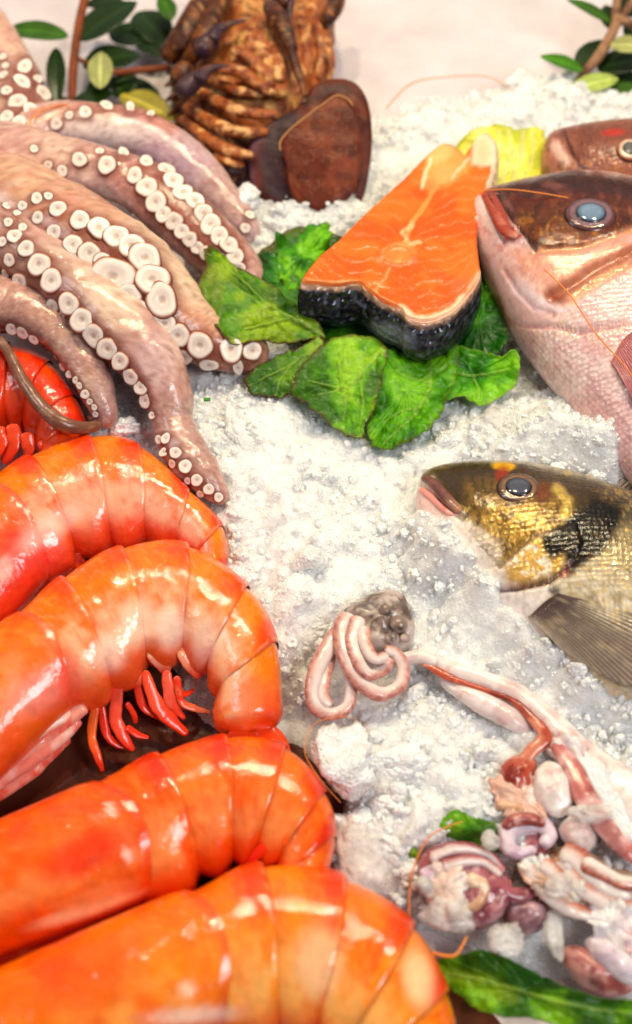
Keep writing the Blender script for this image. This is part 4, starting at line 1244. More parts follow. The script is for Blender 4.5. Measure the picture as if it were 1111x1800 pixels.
leaf("leaf", zl([(215, 480, 2.6), (260, 465, 2.9), (320, 500, 2.8), (400, 640, 2.6), (420, 730, 2.4), (330, 650, 2.6), (230, 560, 2.5)]), (*z4(310, 570), 2.8), LET, base=(36, 104, 10), dark=(14, 54, 8), light=(80, 150, 20), seed=53, ruffle=.25, kedge=.2, jag=.25)

m_leafp = None


def zt(x, y):            # crop coordinates of the top right study
    return (640 + x / 2.359, y / 2.359)


o = leaf("lettuce_leaf", [(*zt(x, y), h) for x, y, h in [(385, 600, 2.4), (430, 560, 2.8), (500, 512, 3.0), (620, 525, 3.0), (730, 525, 3.0), (752, 580, 2.9), (745, 720, 2.6), (640, 770, 2.4), (520, 790, 2.3), (430, 690, 2.3)]], (*zt(590, 640), 2.7),
         base=(206, 200, 70), dark=(170, 178, 40), light=(228, 220, 130), edge=(176, 186, 30), seed=59, ruffle=.2, kedge=.7, jag=.15, vein_col=(240, 232, 170),
         veins=[([zt(600, 540), zt(610, 640), zt(560, 770)], 5), ([zt(660, 540), zt(650, 640), zt(600, 770)], 5), ([zt(560, 540), zt(560, 640), zt(520, 760)], 4), ([zt(700, 540), zt(700, 640), zt(660, 760)], 4)])
tag(o, "pale yellow lettuce leaf with thick ribs behind the salmon steak", "lettuce leaf")


def zb(x, y):            # crop coordinates of the bottom right study
    return (680 + x / 2.578, 1380 + y / 2.578)


o = leaf("lettuce_leaf", [(*zb(x, y), h) for x, y, h in [(215, 800, 2.0), (330, 765, 2.6), (470, 755, 2.9), (700, 850, 2.8), (810, 915, 2.6), (1000, 970, 2.6), (1250, 1010, 2.6), (1300, 1200, 2.2), (1000, 1130, 1.8), (700, 1075, 1.7), (450, 1035, 1.6), (310, 940, 1.7)]], (*zb(620, 930), 2.2),
         base=(88, 140, 10), dark=(24, 76, 8), light=(130, 180, 20), seed=61, ruffle=.3, kedge=.3, jag=.2,
         strokes=[('line', [zb(400, 790), zb(560, 810), zb(700, 860)], 26, (24, 84, 8), .8), ('line', [zb(250, 850), zb(420, 880), zb(560, 960)], 16, (140, 170, 20), .6)],
         veins=[([zb(270, 850), zb(500, 900), zb(800, 990), zb(1111, 1040)], 5)])
tag(o, "long green lettuce leaf lying along the bottom right corner", "lettuce leaf")
o = leaf("lettuce_leaf", [(*zb(x, y), h) for x, y, h in [(235, 190, 2.6), (305, 110, 3.0), (390, 150, 3.1), (490, 180, 3.0), (540, 290, 2.7), (470, 300, 2.4), (380, 260, 2.3), (290, 240, 2.3)]], (*zb(390, 200), 3.0),
         base=(60, 124, 14), dark=(16, 60, 10), light=(124, 180, 30), seed=67, ruffle=.15, kedge=.2, jag=.1, strokes=[('blob', *zb(470, 230), 26, 20, (16, 62, 12), .8, 40)])
tag(o, "small scrap of green lettuce poking out of ice above the purple squid", "lettuce leaf")
o = leaf("lettuce_scrap", [(*zb(x, y), h) for x, y, h in [(80, 285, 2.2), (110, 270, 2.3), (135, 290, 2.3), (150, 330, 2.2), (115, 350, 2.0), (90, 320, 2.0)]], (*zb(115, 305), 2.3), base=(24, 60, 10), dark=(10, 34, 6), seed=71, ruffle=.05, kedge=.1, n=40, nr=10, jag=.05)
tag(o, "tiny dark green leaf scrap in the ice left of the purple squid", "leaf scrap")
V = np.array([P(358, 699, 2.9), P(370, 699, 2.9), P(370, 703.5, 2.9), P(358, 704, 2.9)])
V = np.concatenate([V, V - [0, 0, .08]])
m_chive = mat("herb", (58, 130, 40), rough=.5)
o = obj("herb_snippet", V, [(0, 1, 2, 3), (7, 6, 5, 4), (0, 4, 5, 1), (1, 5, 6, 2), (2, 6, 7, 3), (3, 7, 4, 0)], m_chive, smooth=False)
tag(o, "tiny green herb snippet lying on bare ice beside the long octopus arm", "herb")

# ================================================================== salmon steak
m_salm = mat("salmon_flesh", attr=True, rough=0.3, sss=0.2, rad=(1, .5, .2), scale=0.004, coat=0.4, coat_rough=0.2, bumps=[('noise', 2, 0.3, 0.15), ('noise', 9, 0.25, 0.05), ('noise', 28, .2, .015)], var=(1.2, .06), rough_var=(1.3, .22, .5))
m_skin = mat("salmon_skin", attr=True, rough=0.3, metallic=0.1, coat=0.6, coat_rough=0.10, bumps=[('cells', 2.8, 0.9, 0.2), ('noise', 9, 0.2, 0.05)], var=(2.5, .2))
TOPO = [(368, 558), (385, 520), (430, 470), (490, 420), (560, 350), (630, 285), (700, 222), (760, 160), (800, 122), (845, 92), (890, 112), (925, 150), (938, 160), (942, 110), (962, 70), (988, 58), (1015, 85), (1022, 140),
        (1012, 200), (985, 280), (962, 350), (955, 420), (962, 490), (966, 545), (930, 605), (865, 668), (785, 697), (722, 684), (700, 655), (640, 626), (590, 590), (552, 565), (480, 572), (420, 566)]
n, nr = 300, 70
HT = 5.7


def steak_h(y):           # the cut face leans towards the viewer
    return HT - 0.9 * (1 - sstep(80, 690, y))


q = cr_closed(TOPO, n)
qp = np.array([z4(*a) for a in q])
E = PA(qp[:, 0], qp[:, 1], steak_h(q[:, 1]))
cen = P(*z4(700, 450), steak_h(450))
lb = P(*z4(700, 500), 0)
SAL = thing("salmon_steak", "orange salmon steak with dark scaly skin resting on green lettuce", "salmon steak", (lb[0], lb[1], 2.0))
r = np.sin(np.linspace(0, 1, nr + 1)[1:] * np.pi / 2) ** .9
Vt = np.concatenate([cen[None], (cen + (E - cen)[None] * r[:, None, None]).reshape(-1, 3)])
rr = np.concatenate([[0], np.repeat(r, n)])
Vt[:, 2] += -0.16 * sstep(.965, 1.0, rr)
X, Y = proj(Vt)
zx, zy = (X - 340) * 1.9155, (Y - 200) * 1.9155
p = Paint(zx, zy, (236, 92, 4), jit=7, seed=5)
nz = fbm(Vt[:, 0] * .8 + 9, Vt[:, 1] * .8 + 9, 0, 81)
p.mix(sstep(.48, .64, nz) * .5, (242, 118, 30)); p.mix(sstep(.5, .36, nz) * .5, (226, 76, 4))
# muscle bands: nested bows either side of the mid line
mid = cr([(690, 720), (700, 600), (690, 470), (735, 380), (790, 290), (830, 220), (850, 100)], np.linspace(0, 6, 40))
dm, tm = seg_dist(p.X, p.Y, mid)
side = np.where(p.X < np.interp(p.Y, mid[::-1, 1], mid[::-1, 0]), -1.0, 1.0)
wv = (p.Y + 0.55 * dm + 22 * np.sin(dm / 38)) / 40.0 + 0.9 * (fbm(zx * .01, zy * .01, 0, 83) - .5)
ln = np.abs(wv - np.round(wv))
fat = 1 - sstep(0.03, .12, ln)
p.mix(fat * .13 * sstep(10, 60, dm) * sstep(.3, .6, fbm(zx * .02 + 5, zy * .02, 0, 85) + .1), (252, 196, 140))
V_low = sstep(560, 640, p.Y)
Vt[:, 2] -= 0.025 * fat * sstep(10, 60, dm)
p.line([(690, 500), (720, 410), (742, 360), (790, 290), (820, 240)], 8, (246, 172, 96), .55)
p.line([(660, 520), (640, 560), (610, 600)], 5, (250, 200, 140), .35)
p.line([(730, 440), (700, 400), (740, 370)], 6, (252, 214, 160), .5)
# bone
p.blob(690, 470, 54, 34, (244, 160, 84), .6, -12, .5).blob(690, 468, 40, 22, (232, 124, 50), .8, -12, .4)
p.line([(735, 440), (760, 430)], 7, (250, 214, 160), .5)
# belly membranes at the top
p.area([(790, 130), (850, 80), (930, 150), (920, 190), (880, 220), (820, 250), (775, 240), (780, 180)], (234, 164, 84), .8, 18)
p.blob(830, 130, 46, 30, (240, 190, 120), .7, -30).blob(850, 200, 40, 30, (232, 166, 96), .7).blob(800, 240, 18, 22, (226, 130, 70), .7).line([(800, 150), (780, 210), (770, 250)], 6, (255, 220, 180), .7).line([(925, 150), (870, 215)], 5, (230, 190, 150), .8)
p.area([(935, 170), (940, 60), (1030, 50), (1030, 170), (985, 175)], (250, 208, 172), .95, 12).blob(975, 130, 18, 40, (248, 184, 140), .6)
p.line([(1018, 90), (1020, 150), (1008, 210), (985, 280), (962, 350)], 9, (255, 232, 214), .8)
# pale fat rim near the skin
p.line([(700, 655), (730, 690), (790, 700), (865, 670), (930, 605), (966, 545)], 16, (255, 214, 180), .85).line([(552, 565), (600, 595), (700, 655)], 6, (246, 160, 100), .6).blob(910, 580, 40, 34, (206, 110, 60), .55, -30)
p.line([(368, 558), (420, 564), (480, 570), (552, 563)], 8, (228, 150, 90), .6).blob(940, 520, 22, 40, (226, 120, 50), .5)
# lifted bone rim and shallow relief
d = np.hypot((zx - 690) / 52, (zy - 470) / 30)
Vt[:, 2] += 0.10 * np.exp(-((d - 1) / .25) ** 2) - .05 * np.exp(-(d / .6) ** 2) - .05 * np.exp(-(dm / 6) ** 2) * (zy < 420)
Vt[:, 2] += .10 * (fbm(Vt[:, 0] * 1.5, Vt[:, 1] * 1.5, 0, 87) - .5)
obj("cut_face", Vt, ring_faces(nr, n), m_salm, SAL, col=p.c)
# skin band round the side and the lower face
ring = Vt[-n:]
cc = ring.mean(0)
ns = 22
S = []
for k in range(ns):
    a = k / (ns - 1)
    out = 1 + 0.06 * math.sin(a * np.pi * .8) ** .8 + 0.004 - .16 * a ** 2.5
    z = -2.7 * a
    S.append(cc + (ring - cc) * [out, out, 1] + np.array([0, -.75 * math.sin(a * 1.9) * .9, z]))
S = np.array(S)
# the belly flaps are thinner
front = sstep(-3.0, 1.0, cc[1] - S[..., 1] + 0.3)
S[..., 2] = ring[None, :, 2] + (S[..., 2] - ring[None, :, 2]) * (0.45 + 0.55 * front)
a = np.linspace(0, 1, ns)[:, None] + 0 * S[..., 0]
X, Y = proj(S)
p = Paint(X, Y, (16, 17, 28))
nz = fbm(S[..., 0] * 1.4 + 7, S[..., 1] * 1.4, S[..., 2] * 1.4, 91)
p.mix(sstep(.5, .66, nz) * .4, (44, 48, 70)); p.mix(sstep(.6, .72, fbm(S[..., 0] * 5, S[..., 1] * 5, S[..., 2] * 5, 93, 2)) * .5, (110, 118, 140))
p.mix(1 - sstep(.01, .07, a + .09 * (nz - .5)), (222, 176, 146))
p.mix(sstep(.35, .0, front) * .9, (236, 206, 170))
p.blob(690, 590, 40, 18, (150, 160, 176), .5, 20)
obj("skin", S.reshape(-1, 3), grid_faces(ns, n, wrap_v=True), m_skin, SAL, col=p.c)
bot = S[-1]
Vb = np.concatenate([bot.mean(0)[None], bot])
obj("lower_face", Vb, ring_faces(1, n), m_salm, SAL, col=np.broadcast_to(np.append(lin((240, 130, 50)), 0), (len(Vb), 4)).copy())

# ================================================================== fish
def zr(x, y):            # crop coordinates of the red fish study
    return (800 + x / 2.727, 200 + y / 2.727)


def zg(x, y):            # crop coordinates of the gold fish study
    return (700 + x / 2.703, 780 + y / 2.703)


def fish_body(name, L, material, parent, colf, nu=260, nv=200, py=1.0, pz=1.0, relief=None, t0=0.0):
    u = np.linspace(t0, 1, nu) ** 1.25 * (L.n - 1)
    t = u[:, None] + np.zeros((1, nv))
    # more rows on the side that faces up
    ph = np.linspace(0, 2 * np.pi, nv, endpoint=False)
    ph = (ph - 0.35 * np.sin(2 * ph) * .0)[None, :] + np.zeros((nu, 1))
    S = L(t, ph, 1.0, py, pz)
    hp = S[..., 2]
    X, Y = proj(S)
    if relief is not None:
        S[..., 2] += relief(X, Y, S) * (np.sin(ph) > 0) * sstep(0, .4, np.sin(ph))
    p = colf(X, Y, S, t, ph)
    V = S.reshape(-1, 3)
    o = obj(name, V, grid_faces(nu, nv, wrap_v=True), material, parent, col=p.c.reshape(-1, 4), fac=getattr(p, 'sc', np.ones(X.shape)))
    tree = BVHTree.FromPolygons([Vector(v) for v in V], [tuple(int(i) for i in f) for f in grid_faces(nu, nv, wrap_v=True)])
    return o, tree


def on(tree, px, py, lift=0.0):
    d = Vector(ray(px, py)).normalized()
    h = tree.ray_cast(Vector(CAM), d)
    if h[0] is None:
        return None, None
    nm = h[1].normalized()
    if nm.dot(d) > 0:
        nm = -nm
    return np.array(h[0] + nm * lift), np.array(nm)


def eye(parent, tree, px, py, r_px, ring_cols, pupil, k_pupil=.5, tiltup=.5):
    """bulging eye: socket ring, ball, pupil"""
    c, nm = on(tree, px, py)
    nm = nm * (1 - tiltup) + np.array([0, 0, 1.0]) * tiltup
    nm /= np.linalg.norm(nm)
    q = Vector(nm).to_track_quat('Z', 'Y').to_matrix()
    R = np.array(q)
    r = r_px * cmpp(px, py, c[2])
    n = 40
    th = np.linspace(0, 2 * np.pi, n, endpoint=False)

    def lathe(name, prof, cols, material, par):
        V, C = [(0, 0, prof[0][1])], [list(lin(cols[0])) + [0]]
        for (rr, z), cl in zip(prof[1:], cols[1:]):
            for a in th:
                w = 1 + .05 * math.cos(2 * a + 1)
                V.append((rr * w * math.cos(a), rr * w * math.sin(a), z)); C.append(list(lin(cl) * (0.9 + .2 * float(vnoise(math.cos(a) * 3 + 9, math.sin(a) * 3 + 9, rr * 6)))) + [0])
        V = np.array(V) * r
        V = V @ R.T + c
        return obj(name, V, ring_faces(len(prof) - 1, n), material, par, col=np.array(C))
    e = lathe("eye", [(0, .12), (.2, .12), (.38, .12), (.5, .11), (.6, .10), (.72, .09), (.82, .08), (.92, .07), (1.0, .03), (1.08, -.02), (1.16, -.16)],
              [ring_cols[0]] * 4 + [ring_cols[0], ring_cols[1], ring_cols[1], ring_cols[2], ring_cols[2], ring_cols[3], ring_cols[3]], m_eye, parent)
    k = k_pupil
    lathe("pupil", [(0, .20), (.15 * k * 2, .195), (.3 * k * 2, .185), (.42 * k * 2, .165), (.49 * k * 2, .135), (.52 * k * 2, .08)], [pupil[0], pupil[0], pupil[0], pupil[1], pupil[2], pupil[2]], m_pupil, e)


m_eye = mat("fish_eye_ring", attr=True, rough=0.22, coat=.9, coat_rough=.05, sss=.2, scale=.002, bumps=[('noise', 6, .3, .06)], var=(5, .15))
m_pupil = mat("fish_pupil", attr=True, rough=0.12, coat=1.0, coat_rough=.03, sss=.2, scale=.002)
m_fish = mat("bream_skin", attr=True, rough=0.3, metal_attr=True, sss=.12, rad=(1, .5, .4), scale=.003, coat=.45, coat_rough=.12, cellvar=(4.6, .12), bumps=[('cells', 4.6, .45, .07), ('noise', 2.2, .2, .15), ('noise', 26, .25, .015)], var=(3.5, .12), rough_var=(3, .2, .45))
m_fishh = mat("bream_head", attr=True, rough=0.3, sss=.12, rad=(1, .5, .4), scale=.003, coat=.7, coat_rough=.12, bumps=[('noise', 2.2, .25, .15), ('noise', 12, .25, .03)], var=(3, .12))
m_finm = mat("fish_fin", attr=True, rough=.35, coat=.5, coat_rough=.15, translucent=.15, bumps=[('noise', 9, .2, .04)], var=(3, .12))


def fin(name, root, tip, parent, colf, rays=16, lift=.0, thick=.05, curve=0.0):
    """ribbed fin sheet between a root edge and a tip edge, both lists of (px, py, h)"""
    a = np.array([P(*q) for q in root]); b = np.array([P(*q) for q in tip])
    nu, nv = rays * 4 + 1, 16
    u = np.linspace(0, 1, nu)
    A = cr(a, u * (len(a) - 1)); B = cr(b, u * (len(b) - 1))
    v = np.linspace(0, 1, nv)
    S = A[:, None, :] * (1 - v)[None, :, None] + B[:, None, :] * v[None, :, None]
    S[..., 2] += 0.05 * np.cos(u * rays * 2 * np.pi)[:, None] + curve * np.sin(np.pi * v)[None, :]
    X, Y = proj(S)
    p = colf(X, Y, S, u[:, None] + 0 * X, v[None, :] + 0 * X)
    return obj(name, S.reshape(-1, 3), grid_faces(nu, nv), m_finm, parent, col=p.c.reshape(-1, 4), solid=thick)


# ---- big red bream -------------------------------------------------
RD = [(830, 352), (846, 337), (888, 324), (950, 312), (1010, 305), (1085, 312), (1165, 338), (1255, 395), (1345, 480), (1425, 590), (1490, 720), (1530, 840)]
RV = [(824, 372), (820, 398), (832, 448), (862, 518), (894, 580), (938, 645), (988, 705), (1048, 775), (1115, 855), (1205, 945), (1320, 1010), (1450, 960)]
RL = Loft(RD, RV, [4.2, 4.2, 4.1, 4.0, 3.9, 3.8, 3.7, 3.6, 3.5, 3.3, 3.2, 3.2], [.35, .8, 1.5, 2.3, 2.9, 3.2, 3.3, 3.2, 2.8, 2.1, 1.3, .7])
lb = RL.c[5]
RED_F = thing("red_bream", "large pinkish red bream with bronze head, lying over the other red fish", "fish", (lb[0], lb[1], 0.5), "red breams at the right edge")


def red_col(X, Y, S, t, ph):
    p = Paint(X, Y, (230, 196, 192), .08, jit=4, seed=7)
    p.X0, p.Y0 = X, Y
    x, y = S[..., 0], S[..., 1]
    nz = fbm(x * .9 + 3, y * .9, S[..., 2], 101); nf = fbm(x * 4 + 3, y * 4, S[..., 2] * 4, 103, 3)
    p.mix(sstep(.5, .64, nz) * .6, (240, 214, 210)); p.mix(sstep(.5, .38, nz) * .6, (212, 160, 160))
    p.mix(sstep(.52, .66, nf) * .35, (196, 130, 134))
    A = lambda pts: [zr(*q) for q in pts]
    # upper flank, redder
    p.area(A([(760, 700), (900, 560), (1500, 700), (1500, 1700), (1100, 1500), (900, 1000)]), (206, 150, 140), .5, 40)
    # cheek under the head plate: salmon pink
    p.area(A([(250, 640), (400, 650), (620, 650), (800, 590), (860, 620), (860, 780), (700, 820), (520, 900), (400, 860), (300, 760)]), (222, 150, 122), .75, 16)
    p.speck(.16, (244, 200, 160), .6, .5, .62, 5, sstep(640, 560, Y) * sstep(430, 470, Y))
    p.line(A([(470, 870), (560, 820), (680, 740), (820, 670), (900, 640)]), 15, (150, 78, 50), .85)
    p.line(A([(470, 870), (520, 890)]), 10, (150, 70, 54), .7)
    p.line(A([(560, 900), (680, 800), (850, 720)]), 7, (226, 150, 90), .6)
    # jaw and throat
    p.area(A([(40, 420), (110, 380), (200, 540), (250, 640), (330, 780), (420, 880), (500, 930), (480, 1010), (330, 1020), (240, 960), (140, 760), (70, 600)]), (222, 178, 172), .85, 10)
    p.speck(.10, (196, 130, 122), .6, .5, .64, 9, sstep(520, 440, Y))
    p.line(A([(240, 750), (300, 850), (380, 930), (470, 960)]), 4, (190, 130, 130), .7).line(A([(230, 980), (330, 1020), (480, 1020), (600, 1050), (700, 1040), (800, 1010)]), 3, (196, 134, 130), .7)
    p.line(A([(60, 440), (80, 620), (140, 760), (200, 890), (250, 1010)]), 8, (206, 128, 112), .6)
    p.line(A([(190, 880), (230, 960)]), 5, (130, 40, 30), .8)
    # scaly opercle, white-pink
    p.area(A([(600, 900), (848, 760), (1000, 700), (1000, 980), (740, 1010), (600, 1030), (540, 960)]), (226, 184, 190), .6, 16)
    p.area(A([(250, 800), (330, 800), (430, 900), (500, 940), (400, 950), (300, 880)]), (232, 210, 216), .6, 10)
    # bronze head plate
    plate = A([(120, 372), (250, 330), (420, 292), (560, 270), (720, 285), (900, 320), (1100, 420), (1000, 560), (850, 560), (740, 600), (620, 640), (520, 655), (395, 655), (330, 590), (260, 480), (210, 390)])
    p.area(plate, (84, 32, 18), 1.0, 15)
    p.speck(.07, (128, 66, 44), .6, .48, .64, 31, in_poly(X, Y, plate))
    gm = in_poly(X, Y, plate)
    p.area(A([(260, 470), (400, 440), (560, 440), (600, 600), (520, 655), (395, 655), (330, 590)]), (106, 54, 20), .5, 18)
    p.speck(.16, (180, 118, 46), .45, .55, .68, 15, gm * sstep(*zr(0, 420)[1:], *zr(0, 520)[1:], Y), .25)
    p.speck(.09, (60, 28, 20), .7, .5, .64, 17, gm)
    p.area(A([(120, 372), (420, 292), (560, 272), (900, 318), (900, 400), (560, 372), (300, 372)]), (48, 18, 14), .8, 10)
    p.blob(*zr(470, 345), 20, 7, (120, 66, 60), .7, 5)
    p.line(A([(395, 655), (520, 655), (620, 640), (760, 590), (850, 560)]), 4, (230, 160, 110), .6)
    # red upper lip strip
    p.area(A([(128, 372), (200, 380), (250, 470), (270, 540), (330, 595), (290, 612), (235, 612), (190, 520), (145, 420)]), (152, 56, 36), .95, 4)
    p.line(A([(205, 385), (270, 500), (390, 650)]), 2.2, (40, 16, 14), .9).line(A([(150, 385), (235, 610)]), 2, (60, 20, 18), .6)
    p.line(A([(120, 430), (160, 500), (215, 590)]), 9, (236, 212, 206), .8)
    hd = in_poly(X, Y, A([(0, 300), (400, 200), (1100, 250), (1100, 560), (860, 640), (620, 820), (520, 1000), (300, 1040), (180, 880), (0, 500)]))
    p.sc = np.where(hd, .12, 1.0)
    return p


def red_rel(X, Y, S):
    A = lambda pts: [zr(*q) for q in pts]
    z = 0 * X
    def ridge(pts, w, a):
        d, _ = seg_dist(X, Y, A(pts))
        return a * np.exp(-(d / w) ** 2)
    z = z + ridge([(130, 375), (235, 610)], 4, -.18) + ridge([(205, 385), (270, 500), (390, 650)], 3, -.14) + ridge([(290, 540), (260, 600), (320, 595)], 6, .12)
    z = z + ridge([(240, 750), (300, 850), (380, 930), (470, 960)], 5, -.10) + ridge([(230, 980), (330, 1020), (480, 1020), (600, 1050), (800, 1010)], 4, -.14)
    z = z + ridge([(470, 870), (560, 820), (680, 740), (900, 640)], 10, -.12) + ridge([(395, 655), (620, 640), (850, 560)], 5, -.08) + ridge([(180, 420), (230, 560)], 9, .14)
    ins = in_poly(X, Y, A([(600, 890), (900, 700), (1100, 800), (840, 1000), (600, 1045), (480, 1020)]))
    return z + .12 * ins


body, RT = fish_body("body", RL, m_fish, RED_F, red_col, relief=red_rel, nu=300, nv=260)
eye(RED_F, RT, *zr(650, 482), 40, [(70, 50, 64), (120, 90, 98), (92, 54, 56), (40, 20, 18)], [(112, 136, 160), (84, 106, 130), (40, 44, 60)], .62)
q0 = [zr(*q) for q in [(128, 372), (250, 368), (400, 385), (540, 400)]]
# upper lip fold and pectoral fin
pts = []
for q in [(140, 380), (190, 470), (240, 560), (300, 590)]:
    c, nm = on(RT, *zr(*q), .0)
    if c is not None:
        X_, Y_ = proj(c[None])
        pts.append((float(X_[0]), float(Y_[0]), c[2], [7, 10, 11, 7][len(pts)]))
tube("upper_lip", pts, m_fishh, RED_F, n=30, m=12, flat=.6, col=lambda V, X, Y, t, ph: Paint(X, Y, (158, 62, 42)).speck(.1, (196, 110, 90), .7).mix(sstep(.7, 1, t) * .7, (214, 150, 130)).c)


def redfin(X, Y, S, u, v):
    p = Paint(X, Y, (196, 124, 128)); p.mix(.3 * sstep(-.5, .9, np.cos(u * 14 * 2 * np.pi)), (160, 84, 96)); p.mix(sstep(.4, 1, v) * .5, (140, 90, 108)); p.speck(.05, (220, 170, 168), .6); return p


c, nm = on(RT, 1110, 585)
def hug(tree, pts, lift, fb):
    out = []
    for x, y in pts:
        c, nn = on(tree, x, y)
        out.append((x, y, (c[2] if c is not None else fb) + lift))
    return out


fin("pectoral_fin", hug(RT, [(1112, 582), (1092, 602), (1074, 636)], .04, 6.5), hug(RT, [(1235, 640), (1220, 720), (1165, 770), (1112, 705)], .18, 6.2), RED_F, redfin, rays=22, curve=.12, thick=.03)


def ventfin(X, Y, S, u, v):
    p = Paint(X, Y, (120, 108, 130)); p.mix(.6 * (np.cos(u * 10 * 2 * np.pi) > .2), (176, 160, 176)); p.mix(sstep(.3, 0, v) * .6, (200, 160, 160)); return p


fin("ventral_fin", [(1010, 712, 3.4), (1050, 760, 3.4), (1090, 806, 3.4)], [(1040, 762, 2.7), (1080, 818, 2.6), (1125, 866, 2.6)], RED_F, ventfin, rays=8)
fin("tail_fin", [(1520, 830, 3.2), (1490, 890, 3.2), (1450, 950, 3.2)], [(1720, 860, 3.2), (1640, 960, 3.2), (1620, 1120, 3.2)], RED_F, redfin, rays=16)

# ---- second red bream, behind -----------------------------------------
BD = [(956, 252), (970, 231), (1010, 221), (1070, 214), (1135, 213), (1220, 220), (1320, 240), (1420, 270), (1500, 300)]
BV = [(952, 274), (955, 308), (982, 350), (1028, 388), (1090, 412), (1190, 440), (1300, 440), (1400, 410), (1490, 370)]
BL = Loft(BD, BV, 2.8, [.4, 1.0, 1.7, 2.3, 2.7, 2.8, 2.4, 1.7, .7])
lb = BL.c[4]
RED2 = thing("red_bream", "second red bream at the right edge, mostly hidden behind the large one", "fish", (lb[0], lb[1], 0.2), "red breams at the right edge")


def red2_col(X, Y, S, t, ph):
    p = Paint(X, Y, (152, 92, 74), jit=3, seed=9)
    A = lambda pts: [zr(*q) for q in pts]
    p.area(A([(410, 120), (500, 110), (545, 200), (600, 270), (640, 330), (400, 340)]), (196, 124, 104), .9, 8)
    p.line(A([(480, 150), (530, 230)]), 9, (240, 206, 190), .8).line(A([(525, 80), (560, 180), (600, 250), (640, 280)]), 3, (50, 20, 18), .85)
    p.area(A([(530, 60), (850, 30), (1000, 40), (1000, 140), (700, 150), (600, 200)]), (112, 58, 40), .7, 14)
    p.blob(*zr(760, 90), 20, 6, (190, 40, 30), .8, -5)
    p.speck(.15, (210, 150, 80), .6, .54, .66, 3, sstep(*zr(0, 200)[1:], *zr(0, 280)[1:], Y), .4)
    p.speck(.08, (100, 50, 44), .5, .5, .66, 8)
    return p


body, BT = fish_body("body", BL, m_fish, RED2, red2_col, nu=150, nv=140)
eye(RED2, BT, 1108, 262, 22, [(150, 110, 90), (200, 180, 160), (170, 110, 80), (90, 40, 30)], [(96, 96, 92), (76, 74, 72), (40, 36, 36)], .6)
fin("tail_fin", [(1495, 300, 2.8), (1495, 335, 2.8), (1488, 370, 2.8)], [(1600, 260, 2.8), (1570, 335, 2.8), (1600, 420, 2.8)], RED2, redfin, rays=12)

# ---- gilt-head bream --------------------------------------------------
GD = [(738, 842), (752, 826), (792, 815), (850, 812), (920, 815), (992, 830), (1062, 852), (1142, 885), (1242, 935), (1342, 1000), (1442, 1080), (1520, 1150)]
GV = [(736, 856), (731, 886), (742, 935), (775, 990), (825, 1050), (880, 1108), (945, 1168), (1030, 1228), (1130, 1278), (1240, 1310), (1350, 1320), (1470, 1310)]
GL = Loft(GD, GV, [2.9, 2.9, 2.8, 2.7, 2.6, 2.6, 2.6, 2.6, 2.6, 2.6, 2.6, 2.6], [.25, .7, 1.3, 2.0, 2.5, 2.8, 3.0, 2.9, 2.5, 1.9, 1.2, .6])
lb = GL.c[5]
GIL = thing("gilthead_bream", "golden grey bream with dark cheek patch half buried in ice", "fish", (lb[0], lb[1], 0.2))


